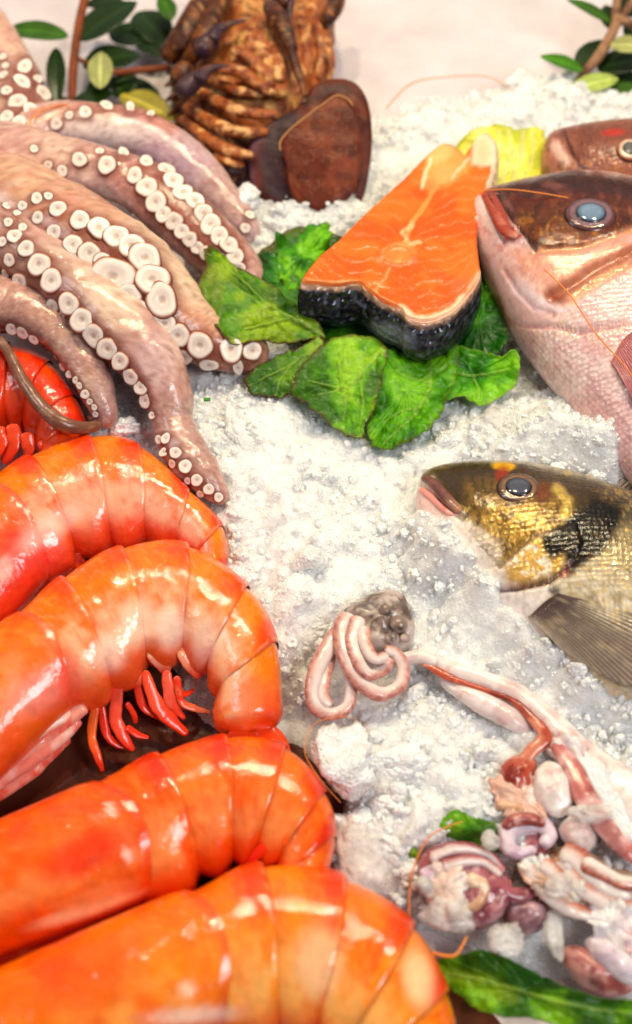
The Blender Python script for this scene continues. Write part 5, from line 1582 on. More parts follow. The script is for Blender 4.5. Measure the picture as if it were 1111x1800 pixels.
def gil_col(X, Y, S, t, ph):
    p = Paint(X, Y, (216, 200, 176), .25, jit=4, seed=11)
    A = lambda pts: [zg(*q) for q in pts]
    x, y, z = S[..., 0], S[..., 1], S[..., 2]
    nz = fbm(x * .9 + 3, y * .9, z, 111); nf = fbm(x * 5 + 3, y * 5, z * 5, 113, 3)
    # flank: silver with gold glints, dark toward the back
    p.area(A([(700, 120), (1111, 240), (1900, 520), (2200, 900), (1500, 820), (1111, 640), (900, 560), (820, 480)]), (138, 122, 86), .8, 36, .3)
    p.area(A([(700, 100), (1111, 200), (1900, 480), (1900, 640), (1111, 400), (950, 330)]), (44, 38, 28), .9, 26, .1)
    p.speck(.20, (220, 184, 104), .6, .52, .64, 5, sstep(560, 760, (X - 700) * 2.703), .4)
    p.speck(.11, (96, 84, 60), .5, .52, .64, 6, sstep(700, 900, (X - 700) * 2.703) * sstep(1100, 700, (Y - 780) * 2.703))
    # throat and belly white-pink
    p.area(A([(60, 200), (150, 230), (260, 340), (330, 420), (420, 540), (560, 690), (720, 680), (700, 900), (900, 1150), (1111, 1300), (1111, 1600), (500, 1200), (100, 700)]), (246, 234, 228), .95, 22, .0)
    p.blob(*zg(150, 300), 40, 26, (240, 190, 180), .7, 40)
    # bronze head
    head = A([(105, 150), (170, 110), (300, 85), (450, 85), (580, 90), (720, 130), (860, 160), (980, 200), (900, 330), (820, 390), (660, 430), (560, 510), (480, 590), (400, 500), (330, 400), (310, 340), (230, 250), (170, 150)])
    p.area(head, (104, 76, 32), 1.0, 7, .25)
    gm = in_poly(X, Y, head)
    p.area(A([(105, 150), (300, 80), (450, 85), (580, 85), (720, 130), (980, 200), (900, 260), (700, 190), (450, 160), (300, 170), (330, 330), (260, 260), (170, 150)]), (60, 48, 36), .9, 12, .1)
    p.area(A([(330, 350), (480, 300), (640, 290), (820, 270), (840, 350), (660, 430), (540, 500), (440, 480)]), (190, 144, 62), .65, 16, .4)
    p.speck(.2, (236, 196, 96), .7, .53, .64, 15, gm * sstep(*zg(0, 270)[1:], *zg(0, 330)[1:], Y), .5)
    p.speck(.14, (60, 44, 20), .7, .52, .62, 17, gm, .1)
    p.line(A([(320, 400), (440, 480), (480, 590)]), 12, (236, 214, 190), .6)
    # gold lower cheek
    p.area(A([(500, 560), (620, 460), (720, 430), (800, 520), (800, 600), (720, 650), (600, 690), (520, 660)]), (226, 172, 70), .9, 12, .5)
    p.speck(.12, (250, 236, 214), .8, .52, .62, 21, in_poly(X, Y, A([(500, 560), (620, 480), (790, 560), (720, 650), (560, 690)])), .2)
    p.line(A([(480, 590), (560, 510), (650, 440)]), 3, (110, 80, 70), .7)
    # black patch on the gill cover
    p.area(A([(740, 330), (880, 200), (1080, 240), (1060, 380), (900, 420)]), (50, 36, 16), .8, 22, .1)
    p.area(A([(670, 450), (760, 390), (840, 340), (940, 250), (1060, 310), (1030, 430), (970, 520), (870, 580), (805, 640), (785, 540), (720, 560), (680, 510)]), (8, 4, 2), 1.0, 9, .0)
    p.speck(.22, (120, 76, 20), .3, .6, .7, 23, in_poly(X, Y, A([(680, 420), (1040, 300), (960, 520), (800, 620)])), .3)
    p.line(A([(330, 690), (560, 690), (720, 655), (800, 590), (815, 560)]), 4, (96, 50, 44), .85)
    p.line(A([(800, 610), (780, 630)]), 6, (150, 60, 50), .7)
    # yellow bar and red between the eyes
    p.blob(*zg(500, 105), 20, 8, (240, 180, 20), .95, 6, .3).blob(*zg(495, 145), 13, 18, (150, 40, 16), .85).blob(*zg(690, 230), 14, 16, (120, 50, 30), .6)
    p.line(A([(750, 210), (810, 270), (790, 330)]), 9, (214, 180, 90), .7, metal=.4)
    p.blob(*zg(740, 700), 10, 10, (50, 36, 36), .8)
    p.line(A([(1000, 440), (1111, 480), (1400, 600)]), 3, (96, 80, 60), .6)
    p.mix(sstep(.55, .7, nf) * .2, (90, 70, 40))
    p.sc = np.where(in_poly(X, Y, A([(0, 100), (300, 60), (600, 80), (700, 200), (420, 330), (330, 420), (480, 600), (700, 660), (800, 900), (1400, 1500), (0, 1500)])), .15, .7)
    p.sc = np.where(in_poly(X, Y, A([(640, 430), (840, 340), (950, 250), (1060, 330), (960, 520), (800, 640), (680, 540)])), 1.0, p.sc)
    return p


def gil_rel(X, Y, S):
    A = lambda pts: [zg(*q) for q in pts]
    def ridge(pts, w, a):
        d, _ = seg_dist(X, Y, A(pts)); return a * np.exp(-(d / w) ** 2)
    z = ridge([(330, 700), (560, 690), (720, 655), (800, 590)], 4, -.16) + ridge([(480, 590), (560, 510), (650, 440)], 4, -.12) + ridge([(750, 210), (810, 270), (790, 330)], 8, .06)
    z = z + .12 * in_poly(X, Y, A([(330, 640), (480, 590), (650, 440), (840, 380), (870, 480), (800, 590), (720, 655), (560, 690)]))
    return z + ridge([(110, 190), (200, 270), (300, 350)], 4, -.2)


body, GT = fish_body("body", GL, m_fish, GIL, gil_col, relief=gil_rel, nu=300, nv=260)
eye(GIL, GT, *zg(572, 210), 33, [(70, 50, 42), (124, 90, 62), (92, 64, 54), (40, 28, 26)], [(80, 82, 96), (58, 58, 72), (24, 24, 32)], .66)
for nm_, pl, ws, cl in [("upper_lip", [(118, 160), (170, 190), (230, 260), (300, 325)], [7, 10, 11, 8], ((104, 64, 60), (170, 120, 90))), ("lower_lip", [(105, 215), (160, 255), (230, 320), (280, 342)], [6, 7, 6, 4], ((236, 150, 140), (240, 180, 170)))]:
    pts = []
    for q, w in zip(pl, ws):
        c, nn = on(GT, *zg(*q))
        if c is not None:
            X_, Y_ = proj(c[None]); pts.append((float(X_[0]), float(Y_[0]), c[2], w))
    tube(nm_, pts, m_fishh, GIL, n=30, m=12, flat=.7, col=lambda V, X, Y, t, ph, cl=cl: Paint(X, Y, cl[0]).mix(sstep(.6, 1, t), cl[1]).speck(.1, (150, 90, 80), .5).c)


def gilfin(X, Y, S, u, v):
    p = Paint(X, Y, (178, 158, 140)); p.mix(.9 * sstep(-.1, .7, np.cos(u * 24 * 2 * np.pi)), (66, 50, 46)); p.mix(sstep(.35, 0, v) * .8, (90, 62, 66)); p.speck(.1, (214, 190, 150), .5); p.mix(sstep(.75, 1, u) * .6, (206, 190, 170)); return p


fin("pectoral_fin", hug(GT, [(980, 1044), (958, 1058), (928, 1086)], .05, 5.0), hug(GT, [(1250, 1125), (1200, 1195), (1100, 1205), (985, 1142)], .22, 5.0), GIL, gilfin, rays=24, curve=.15, thick=.03)
fin("dorsal_fin", [(990, 829, 2.7), (1060, 852, 2.7), (1142, 885, 2.7), (1342, 1000, 2.7)], [(1005, 820, 2.9), (1075, 838, 3.0), (1160, 868, 3.1), (1350, 985, 3.1)], GIL, gilfin, rays=14)
fin("tail_fin", [(1510, 1140, 2.6), (1500, 1220, 2.6), (1465, 1310, 2.6)], [(1680, 1100, 2.6), (1620, 1240, 2.6), (1640, 1400, 2.6)], GIL, gilfin, rays=16)

# ================================================================== squid
m_squid = mat("squid_flesh", attr=True, rough=0.25, sss=0.55, rad=(1, .75, .65), scale=0.004, coat=0.8, coat_rough=0.1, bumps=[('noise', 2, 0.25, 0.15), ('noise', 10, 0.2, 0.04)], var=(2, .06), rough_var=(1.8, .15, .4))


def zs(x, y):            # crop coordinates of the squid study
    return (500 + x / 1.818, 1020 + y / 1.818)


WHT, PINK, MAR, BRN = (240, 230, 224), (206, 128, 116), (140, 44, 40), (150, 78, 48)


def sq(base, spots, seed=0):
    def f(V, X, Y, t=None, ph=None):
        x, y, z = V[..., 0], V[..., 1], V[..., 2]
        p = Paint(X, Y, base)
        for k, (c, sc, lo, hi, st) in enumerate(spots):
            p.mix(sstep(lo, hi, fbm(x * sc + 50, y * sc + 50, z * sc + 50, seed + k * 5, 4)) * st, c)
        return p.c
    return f


def inner(white=(232, 216, 210), skin=(206, 146, 134), spots=(160, 84, 74), side=1, seed=0):
    """arm: speckled skin outside, white inside the curl"""
    def f(V, X, Y, t, ph):
        x, y, z = V[..., 0], V[..., 1], V[..., 2]
        p = Paint(X, Y, skin)
        p.mix(sstep(.52, .62, fbm(x * 9 + 5, y * 9, z * 9, seed, 2)) * .75, spots)
        p.mix(sstep(-.5, .8, side * np.cos(ph) + .35 * np.sin(ph) + .8 * (fbm(x * 1.6 + 5, y * 1.6, z, seed + 4) - .5)) * .92, white)
        return p.c
    return f


lb = P(*zs(300, 250), 0)
SQ1 = thing("squid", "small white and pink squid with curled arms, stretched across the ice", "squid", (lb[0], lb[1], 1.0), "raw squid on the ice")
CW = sq((226, 212, 208), [((206, 176, 176), .9, .46, .62, .8), ((242, 234, 230), 1.4, .5, .64, .8), ((200, 150, 146), 3, .6, .7, .5)], 3)
GREY = sq((138, 116, 106), [((196, 180, 174), 1.0, .46, .6, .9), ((72, 56, 52), 1.3, .52, .66, .8), ((206, 190, 176), 3, .58, .68, .6)], 9)
STREAK = sq((176, 76, 54), [((216, 140, 110), 1.2, .48, .62, .7), ((116, 26, 22), 1.8, .5, .64, .8)], 15)
peb("head", [zs(*q) for q in [(185, 110), (250, 60), (320, 35), (380, 55), (415, 120), (410, 190), (370, 230), (300, 240), (230, 200)]], 2.5, .9, 1.0, m_squid, SQ1, GREY, n=60, nr=14, relief=rough_rel(.5, 2.2, 71))
for q, r in [((320, 95), 26), ((365, 140), 30), ((345, 185), 22), ((300, 70), 20), ((385, 185), 16)]:
    c = P(*zs(*q), 3.3)
    v = ICO2[0] * np.array([1, 1, .8]) * r / 1.818 * cmpp(*zs(*q), 3.3) + c
    X, Y = proj(v)
    obj("eye_lobe", v, ICO2[1], m_squid, SQ1, col=GREY(v, X, Y))
ARMS = [([(225, 120), (160, 180), (115, 260), (88, 350), (100, 405), (150, 428), (200, 405), (212, 340), (195, 260), (175, 200)], 19, 3.0, -1),
        ([(205, 110), (180, 170), (195, 250), (240, 325), (310, 365), (370, 335), (380, 280), (355, 232), (320, 222)], 19, 3.3, -1),
        ([(240, 120), (215, 190), (235, 260), (270, 300), (320, 285), (335, 250)], 17, 3.5, -1),
        ([(255, 150), (262, 210), (290, 250), (330, 240)], 16, 3.7, 1),
        ([(140, 230), (130, 300), (125, 370), (150, 400)], 17, 2.8, 1)]
for k, (pts, w, h, sd) in enumerate(ARMS):
    tube("arm", [(*zs(*q), h + .25 * math.sin(i * .9), w * 1.45 / 1.818 * (1.05 - .45 * i / len(pts))) for i, q in enumerate(pts)], m_squid, SQ1, n=90, m=20, flat=.8, wob=.25, col=inner(side=sd, seed=k))
tube("tentacle", [(*zs(x, y), h, w) for x, y, h, w in [(340, 255, 3.0, 9), (390, 250, 3.0, 12), (440, 245, 3.0, 13), (490, 270, 3.0, 12)]], m_squid, SQ1, n=40, m=16, col=CW)
tube("mantle", [(*zs(x, y), h, w) for x, y, h, w in [(450, 250, 2.7, 12), (540, 285, 2.7, 15), (640, 320, 2.6, 17), (740, 365, 2.6, 20), (840, 450, 2.7, 23), (950, 555, 2.8, 28), (1060, 660, 2.9, 40), (1180, 800, 2.8, 50), (1300, 930, 2.6, 20)]], m_squid, SQ1, n=110, m=24, flat=.75, col=CW, wob=.18, wf=.8)
tube("mantle_edge", [(*zs(x, y), h, w) for x, y, h, w in [(500, 315, 2.6, 10), (570, 355, 2.8, 18), (660, 405, 2.9, 22), (740, 450, 2.9, 20), (790, 490, 2.6, 10)]], m_squid, SQ1, n=60, m=20, flat=.75, col=CW, wob=.18, wf=.8)
tube("ink_streak", [(*zs(x, y), h, w) for x, y, h, w in [(440, 262, 3.0, 4), (490, 290, 3.1, 9), (540, 315, 3.1, 8), (650, 355, 3.15, 5), (730, 385, 3.2, 6), (790, 440, 3.2, 11), (830, 495, 3.2, 14), (790, 545, 3.1, 14), (750, 590, 3.0, 16)]], m_squid, SQ1, n=80, m=16, flat=.5, col=STREAK, wob=.45)
peb("organ", [zs(*q) for q in [(800, 610), (840, 580), (890, 605), (925, 670), (920, 730), (880, 760), (830, 740), (795, 680)]], 3.1, .6, .6, m_squid, SQ1, CW, n=60, nr=16, relief=rough_rel(.35, 1.3, 91))
peb("organ", [zs(*q) for q in [(690, 600), (740, 560), (800, 575), (800, 650), (770, 700), (710, 680)]], 2.7, .6, .6, m_squid, SQ1, STREAK, n=50, nr=14, relief=rough_rel(.3, 2, 75))
peb("organ", [zs(*q) for q in [(880, 790), (930, 745), (980, 770), (1000, 830), (960, 870), (900, 840)]], 3.0, .6, .6, m_squid, SQ1, CW, n=60, nr=14, relief=rough_rel(.35, 1.5, 92))
tube("ink_streak", [(*zs(x, y), h, w) for x, y, h, w in [(860, 520, 3.3, 10), (920, 600, 3.5, 18), (960, 690, 3.6, 22), (1020, 780, 3.6, 20), (1090, 860, 3.5, 16), (1180, 920, 3.3, 12)]], m_squid, SQ1, n=60, m=16, flat=.5, col=sq((190, 110, 104), [((226, 180, 176), 1.2, .45, .6, .9), ((140, 50, 50), 1.8, .5, .64, .7)], 19))

lb = P(*zb(330, 450), 0)
SQ2 = thing("squid", "purple-red curled squid beside the lowest prawn", "squid", (lb[0], lb[1], 1.0), "raw squid on the ice")
PUR = sq((168, 92, 102), [((210, 158, 162), 1.2, .44, .6, .85), ((116, 44, 58), 1.8, .52, .66, .7), ((220, 180, 180), 4, .62, .72, .5)], 31)
LIL = sq((226, 206, 216), [((190, 156, 180), 1.2, .46, .62, .8), ((246, 236, 238), 1.6, .5, .64, .8)], 37)
TANS = sq((214, 172, 140), [((240, 216, 194), 1.2, .46, .62, .8), ((180, 116, 76), 1.8, .52, .66, .6)], 41)
peb("head", [zb(*q) for q in [(140, 380), (180, 300), (270, 265), (380, 255), (480, 300), (540, 390), (570, 480), (540, 580), (460, 640), (370, 650), (250, 600), (170, 510)]], 2.0, 1.1, 1.2, m_squid, SQ2, PUR, n=80, nr=20, relief=rough_rel(.6, 1.8, 77))
for pts, w, h, c in [([(190, 330), (280, 290), (390, 290), (480, 330), (530, 400)], 12, 3.1, inner(side=1, skin=(170, 70, 80), spots=(110, 30, 50), seed=3)), ([(250, 370), (340, 345), (440, 350), (520, 410)], 12, 3.3, inner(side=1, skin=(176, 80, 90), spots=(110, 30, 50), seed=4)),
                     ([(160, 420), (220, 385), (300, 390), (360, 420)], 13, 3.2, LIL), ([(360, 420), (430, 450), (420, 520), (370, 560)], 16, 3.0, TANS), ([(540, 470), (500, 540), (440, 580)], 15, 2.8, PUR),
                     ([(260, 420), (300, 480), (330, 560), (300, 600)], 17, 3.0, TANS), ([(460, 410), (520, 480), (600, 500), (680, 470)], 16, 2.9, PUR)]:
    tube("arm", [(*zb(*q), h - .12 * i, w * (1 - .1 * i)) for i, q in enumerate(pts)], m_squid, SQ2, n=60, m=18, flat=.75, col=c, wob=.4)
c = P(*zb(165, 452), 3.4)
v = ICO2[0] * 16 * cmpp(*zb(165, 452), 3.4) + c
X, Y = proj(v)
obj("eye", v, ICO2[1], m_squid, SQ2, col=sq((190, 186, 180), [((110, 104, 100), 2.5, .45, .6, .8)], 5)(v, X, Y))

lb = P(*zb(640, 230), 0)
SQ3 = thing("squid", "lilac squid curled into a ring right of the small lettuce scrap", "squid", (lb[0], lb[1], 1.0), "raw squid on the ice")
tube("arm", [(*zb(*q), 3.0, w) for q, w in zip([(700, 280), (740, 230), (700, 180), (610, 178), (550, 215), (550, 280), (600, 310), (680, 290)], [13, 15, 16, 16, 16, 15, 13, 9])], m_squid, SQ3, n=80, m=20, col=LIL, wob=.35)
tube("arm", [(*zb(*q), 3.3, w) for q, w in zip([(530, 200), (570, 165), (650, 155), (720, 180)], [8, 12, 12, 8])], m_squid, SQ3, n=40, m=16, col=sq((176, 96, 88), [((224, 180, 176), 2, .48, .6, .8), ((120, 40, 40), 2.4, .52, .64, .7)], 47))
tube("arm", [(*zb(*q), 3.0, w) for q, w in zip([(500, 90), (570, 100), (640, 125), (710, 170)], [7, 11, 12, 9])], m_squid, SQ3, n=40, m=16, col=TANS)
peb("head", [zb(*q) for q in [(560, 240), (620, 190), (700, 210), (740, 270), (700, 340), (610, 330)]], 2.3, .6, 1.0, m_squid, SQ3, PUR, n=50, nr=12)
peb("mantle", [zb(*q) for q in [(790, 160), (850, 130), (920, 160), (960, 230), (930, 290), (860, 270), (800, 220)]], 2.6, .7, 1.0, m_squid, SQ3, LIL, n=50, nr=12)

lb = P(*zb(850, 450), 0)
SQ4 = thing("squid", "white squid with folded thick arms and russet edges at the lower right edge", "squid", (lb[0], lb[1], 1.0), "raw squid on the ice")
WR = lambda s: inner(side=s, white=(236, 224, 218), skin=(190, 112, 90), spots=(146, 66, 54), seed=8)
peb("head", [zb(*q) for q in [(620, 360), (720, 310), (830, 280), (980, 340), (1130, 420), (1180, 560), (1060, 640), (880, 610), (740, 570), (650, 470)]], 1.9, 1.0, 1.2, m_squid, SQ4, TANS, n=80, nr=18, relief=rough_rel(.6, 1.6, 81))
for pts, w, h, sd in [([(790, 290), (850, 330), (930, 410), (1010, 470), (1110, 500)], 24, 3.2, 1), ([(800, 380), (860, 450), (940, 500), (1040, 540), (1130, 570)], 22, 3.1, 1), ([(640, 350), (680, 420), (740, 500), (830, 560), (930, 590)], 20, 3.0, 1), ([(880, 350), (980, 400), (1060, 440), (1130, 450)], 15, 3.4, -1), ([(700, 350), (760, 400), (800, 470)], 18, 3.3, 1)]:
    tube("arm", [(*zb(*q), h - .05 * i, w * (1 - .08 * i)) for i, q in enumerate(pts)], m_squid, SQ4, n=70, m=20, flat=.7, col=WR(sd), wob=.35)
peb("mantle", [zb(*q) for q in [(900, 700), (980, 690), (1080, 760), (1150, 860), (1080, 900), (1000, 860), (920, 780)]], 2.2, .8, 1.0, m_squid, SQ4, LIL, n=50, nr=12, relief=rough_rel(.4, 2, 83))
peb("mantle", [zb(*q) for q in [(780, 760), (860, 730), (960, 780), (1060, 860), (1111, 940), (980, 960), (860, 890)]], 1.7, .8, 1.0, m_squid, SQ4, sq((160, 80, 76), [((206, 150, 140), 1.5, .46, .62, .8), ((110, 40, 46), 1.8, .52, .66, .7)], 57), n=50, nr=12, relief=rough_rel(.4, 2, 85))
peb("mantle", [zb(*q) for q in [(540, 540), (640, 510), (730, 560), (720, 640), (620, 680), (540, 630)]], 1.9, .8, 1.0, m_squid, SQ4, sq((140, 96, 104), [((190, 150, 156), 1.5, .46, .62, .8)], 58), n=50, nr=12, relief=rough_rel(.4, 2, 86))

# limp torn membranes
FL = dict(material=m_squid, kedge=.5, jag=.35, lift=0.0, vein_col=(250, 240, 236))
leaf("membrane", [(*zs(x, y), h) for x, y, h in [(830, 520, 3.0), (900, 490, 3.2), (1000, 560, 3.4), (1111, 680, 3.5), (1200, 860, 3.4), (1100, 900, 3.1), (1000, 780, 3.0), (930, 660, 2.9), (860, 580, 2.9)]], (*zs(1010, 690), 3.6), SQ1, base=(228, 208, 204), light=(244, 234, 230), dark=(206, 168, 166), edge=(180, 110, 110), seed=81, ruffle=.35, freq=1.6, **FL)
leaf("membrane", [(*zs(x, y), h) for x, y, h in [(660, 640, 3.0), (760, 600, 3.1), (820, 660, 3.1), (840, 760, 3.2), (760, 780, 3.1), (690, 740, 3.0)]], (*zs(760, 690), 3.2), SQ1, base=(226, 206, 200), light=(242, 232, 226), dark=(190, 120, 96), edge=(170, 90, 70), seed=83, ruffle=.3, freq=1.9, n=90, nr=24, **FL)
leaf("membrane", [(*zb(x, y), h) for x, y, h in [(150, 400, 3.0), (240, 360, 3.2), (340, 380, 3.3), (360, 470, 3.2), (320, 580, 2.9), (240, 560, 2.8), (180, 500, 2.9)]], (*zb(260, 460), 3.3), SQ2, base=(214, 176, 160), light=(236, 214, 204), dark=(170, 104, 108), edge=(150, 70, 84), seed=85, ruffle=.3, freq=1.8, n=90, nr=24, **FL)
leaf("membrane", [(*zb(x, y), h) for x, y, h in [(600, 360, 3.0), (700, 320, 3.3), (820, 380, 3.3), (900, 480, 3.2), (860, 560, 2.9), (740, 540, 2.8), (640, 460, 2.9)]], (*zb(750, 440), 3.4), SQ4, base=(232, 206, 190), light=(248, 240, 234), dark=(196, 130, 104), edge=(160, 80, 60), seed=87, ruffle=.35, freq=1.6, n=100, nr=26, **FL)
leaf("membrane", [(*zb(x, y), h) for x, y, h in [(900, 560, 2.9), (1000, 520, 3.2), (1130, 560, 3.2), (1180, 700, 3.0), (1080, 760, 2.8), (960, 700, 2.8)]], (*zb(1030, 630), 3.2), SQ4, base=(220, 196, 196), light=(242, 232, 230), dark=(180, 120, 124), edge=(150, 80, 84), seed=89, ruffle=.35, freq=1.7, n=90, nr=24, **FL)

# ================================================================== leafy sprigs
m_bay = mat("evergreen_leaf", attr=True, rough=0.35, coat=0.3, coat_rough=0.2, translucent=.12, bumps=[('noise', 5, .25, .05)], var=(1.5, .12))
m_twig = mat("twig_bark", attr=True, rough=.6, bumps=[('noise', 7, .5, .08)], var=(3, .2))


def blade(parent, a, b, w_px, base, h0, h1, back=False, fold=.12, roll=0.0):
    """elliptic leaf from base point a to tip b (photo pixels)"""
    A, B = P(*a, h0), P(*b, h1)
    ax = B - A; ln = np.linalg.norm(ax); ax /= ln
    side = np.cross(ax, [0, 0, 1.0]); side /= np.linalg.norm(side)
    up = np.cross(side, ax)
    side = side * math.cos(roll) + up * math.sin(roll); up = np.cross(side, ax)
    w = w_px / 2 * cmpp(*a, h0)
    nu, nv = 26, 11
    u = np.linspace(0, 1, nu)[:, None]; v = np.linspace(-1, 1, nv)[None, :]
    wd = w * np.sin(np.pi * np.clip(u, 0, 1) ** .85) ** .75
    S = A + ax * (u * ln)[..., None] + side * (wd * v)[..., None] + up * (fold * w * np.abs(v) * np.sin(np.pi * u) - .18 * ln * (u - .5) ** 2 + .04 * ln)[..., None]
    p = Paint(S[..., 0] * 40, S[..., 1] * 40, base)
    uu, vv = u + 0 * v, v + 0 * u
    p.speck(.03, tuple(min(255, c * 1.25) for c in base), .6, .45, .65, int(abs(a[0])))
    p.mix((1 - sstep(.03, .12, np.abs(vv))) * .6, tuple(min(255, c * 1.5 + 15) for c in base))
    sv = np.abs(((uu * 8 - np.abs(vv) * 1.2) % 1) - .5)
    p.mix((1 - sstep(.0, .12, sv)) * .2, tuple(min(255, c * 1.4 + 10) for c in base))
    return obj("leaf", S.reshape(-1, 3), grid_faces(nu, nv), m_bay, parent, col=p.c.reshape(-1, 4), solid=.03)


def z1(x, y):
    return (x / 1.984, y / 1.984)


DG, MG, LG, PG, YG = (22, 42, 8), (46, 82, 10), (90, 124, 30), (150, 152, 92), (150, 138, 50)
lb = P(*z1(260, 300), 0)
SPL = thing("leafy_sprig", "sprig with red-brown stem and dark oval leaves, top left corner", "sprig", (lb[0], lb[1], 0.0), "evergreen sprigs behind the seafood")
bark = lambda V, X, Y, t, ph: Paint(X, Y, (130, 66, 40)).speck(.05, (90, 50, 34), .8).c
tube("stem", [(*z1(x, y), h, w) for x, y, h, w in [(310, -60, 3.4, 7), (285, 40, 3.2, 8), (268, 130, 3.0, 8), (255, 240, 2.7, 8), (250, 340, 2.2, 7), (235, 420, 1.2, 6)]], m_twig, SPL, n=40, m=12, col=bark)
tube("twig", [(*z1(x, y), h, w) for x, y, h, w in [(260, 200, 2.6, 4), (380, 250, 2.4, 5), (480, 245, 2.3, 6), (600, 235, 2.2, 6)]], m_twig, SPL, n=30, m=10, col=bark)
for a, b, w, c, h0, h1, *r in [((240, 125), (5, 108), 50, MG, 3.0, 3.4), ((275, 142), (478, 5), 66, DG, 2.9, 3.2), ((195, 165), (200, 380), 34, DG, 2.6, 1.8), ((290, 235), (490, 190), 70, DG, 2.2, 2.0), ((350, 310), (352, 180), 46, PG, 2.9, 2.7),
                               ((240, 380), (400, 320), 40, DG, 2.2, 2.2), ((300, 20), (430, 0), 36, DG, 2.6, 2.6), ((600, 70), (560, -20), 34, MG, 2.6, 2.8), ((470, 260), (400, 340), 46, DG, 1.8, 1.4), ((480, 40), (590, 170), 70, DG, 1.4, 1.2),
                               ((380, 110), (520, 150), 60, DG, 1.5, 1.3), ((420, 330), (610, 420), 60, YG, 1.6, 1.4), ((390, 300), (560, 330), 50, DG, 1.3, 1.2), ((120, 380), (250, 350), 40, DG, 1.5, 1.5), ((560, 200), (470, 110), 46, DG, 1.2, 1.2), ((300, 330), (420, 270), 40, DG, 1.3, 1.2)]:
    blade(SPL, z1(*a), z1(*b), w, c, h0, h1)
lb = P(*zt(1040, 200), 0)
SPR = thing("leafy_sprig", "sprig with grey-brown stem and green leaves, top right corner", "sprig", (lb[0], lb[1], 0.0), "evergreen sprigs behind the seafood")
bark2 = lambda V, X, Y, t, ph: Paint(X, Y, (150, 112, 84)).speck(.05, (96, 62, 50), .8).c
tube("stem", [(*zt(x, y), h, w) for x, y, h, w in [(1055, -60, 3.6, 8), (1045, 50, 3.5, 8), (1040, 110, 3.4, 9), (985, 215, 2.9, 10), (925, 290, 2.4, 8), (880, 350, 1.6, 6)]], m_twig, SPR, n=40, m=12, col=bark2)
tube("twig", [(*zt(x, y), h, w) for x, y, h, w in [(1045, 100, 3.4, 6), (1080, 90, 3.5, 8), (1130, 110, 3.5, 8)]], m_twig, SPR, n=20, m=10, col=bark2)
tube("twig", [(*zt(x, y), h, w) for x, y, h, w in [(1060, 90, 3.4, 6), (1090, 40, 3.6, 7), (1130, -20, 3.7, 7)]], m_twig, SPR, n=20, m=10, col=bark2)
for a, b, w, c, h0, h1 in [((1025, 95), (838, -5), 26, MG, 3.4, 3.6), ((908, 295), (728, 232), 34, (60, 112, 14), 2.6, 3.0), ((880, 290), (1015, 165), 48, DG, 2.2, 2.4), ((1020, 190), (1180, 195), 46, PG, 3.4, 3.4), ((1055, 325), (830, 385), 44, (146, 164, 80), 2.6, 2.2),
                           ((965, 285), (1170, 250), 60, DG, 2.2, 2.4), ((990, 400), (1180, 380), 50, MG, 2.0, 2.2), ((1040, 130), (1000, 20), 40, DG, 2.8, 3.0), ((1060, 60), (1180, 0), 60, DG, 2.6, 2.8), ((1000, 340), (1150, 330), 60, DG, 1.6, 1.6), ((1080, 150), (1170, 120), 50, DG, 2.4, 2.4)]:
    blade(SPR, zt(*a), zt(*b), w, c, h0, h1)

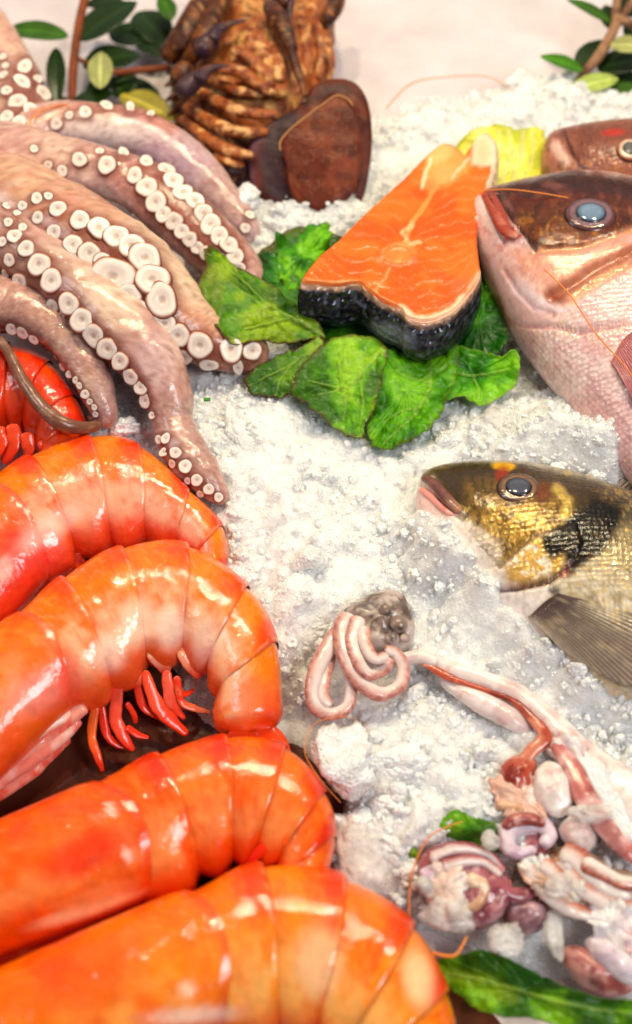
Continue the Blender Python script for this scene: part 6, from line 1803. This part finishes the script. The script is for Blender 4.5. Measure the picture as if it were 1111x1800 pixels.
# ================================================================== loose prawn feelers
m_whisk = mat("feeler", (232, 140, 70), rough=.35, sss=.2, rad=(1, .5, .2), scale=.001)
for lab, pts in [("orange prawn feeler looping over the upper left octopus arm", [(52, 268, 5.4, 2.2), (50, 225, 5.6, 2.4), (70, 195, 5.4, 2.6), (110, 186, 5.2, 2.4), (135, 192, 5.0, 1.6)]),
                 ("fine orange feeler lying across the large red bream's gill cover", [(955, 470, 6.9, 1.2), (1000, 520, 7.15, 1.6), (1050, 585, 7.25, 2.0), (1105, 655, 7.2, 2.2), (1160, 730, 7.0, 2.0)]),
                 ("thin feeler looped round the biggest white ice lump", [(600, 1410, 2.4, 1.2), (560, 1370, 3.0, 1.2), (538, 1320, 3.3, 1.3), (546, 1280, 3.2, 1.3), (580, 1260, 3.0, 1.4), (620, 1264, 3.0, 1.4), (650, 1285, 2.4, 1.2)]),
                 ("curved orange feeler rising beside the purple squid", [(720, 1610, 2.6, 2.0), (718, 1570, 3.0, 2.2), (730, 1520, 3.4, 2.4), (752, 1475, 3.7, 2.6), (785, 1452, 3.8, 2.8), (815, 1446, 3.6, 2.6)]),
                 ("short orange feeler on the leaf below the purple squid", [(760, 1672, 3.3, 3.0), (780, 1682, 3.4, 4.0), (805, 1675, 3.5, 4.2), (820, 1648, 3.4, 3.4)]),
                 ("faint pink feeler arching over the steel counter at the top", [(678, 190, 1.6, 1.6), (720, 150, 1.9, 1.6), (780, 134, 2.0, 1.6), (850, 136, 1.9, 1.6), (890, 150, 1.8, 1.5), (915, 175, 1.6, 1.2)])]:
    pts = [(a_ + 2.0 * math.sin(k_ * 2.3), b_ + 2.0 * math.cos(k_ * 3.1), c_, d_ * (.85 - .1 * k_)) for k_, (a_, b_, c_, d_) in enumerate(pts)]
    o = tube("prawn_feeler", pts, m_whisk, None, n=70, m=8)
    tag(o, lab, "feeler", "loose prawn feelers")
# hair-thin feeler on the red bream's snout
o = tube("prawn_feeler", [(846, 336, 5.6, 1.0), (890, 333, 6.2, 1.2), (940, 338, 6.7, 1.2), (1000, 348, 7.0, 1.0)], m_whisk, None, n=40, m=8)
tag(o, "hair-thin feeler along the large red bream's snout", "feeler", "loose prawn feelers")

# ================================================================== water drops on the counter
pp, rr = [], []
for k in range(36):
    px = RNG.uniform(610, 960); py = RNG.uniform(-20, 185)
    pp.append(P(px, py, 0.0)); rr.append(np.clip(np.exp(RNG.normal(math.log(.10), .4)), .05, .26))
for k in range(90):
    px = RNG.uniform(60, 420); py = RNG.uniform(1180, 1470)
    pp.append(P(px, py, 0.0)); rr.append(np.clip(np.exp(RNG.normal(math.log(.06), .4)), .03, .14))
pp = np.array(pp); rr = np.array(rr)
v0, f0 = ICO1
V = (v0[None] * np.array([1, 1, .2]) * rr[:, None, None] + pp[:, None, :]).reshape(-1, 3)
F = (f0[None] + (np.arange(len(pp)) * len(v0))[:, None, None]).reshape(-1, 3)
o = obj("water_droplets", V, F, m_bead)
tag(o, "small water droplets beaded on the bare steel counter", kind="stuff")
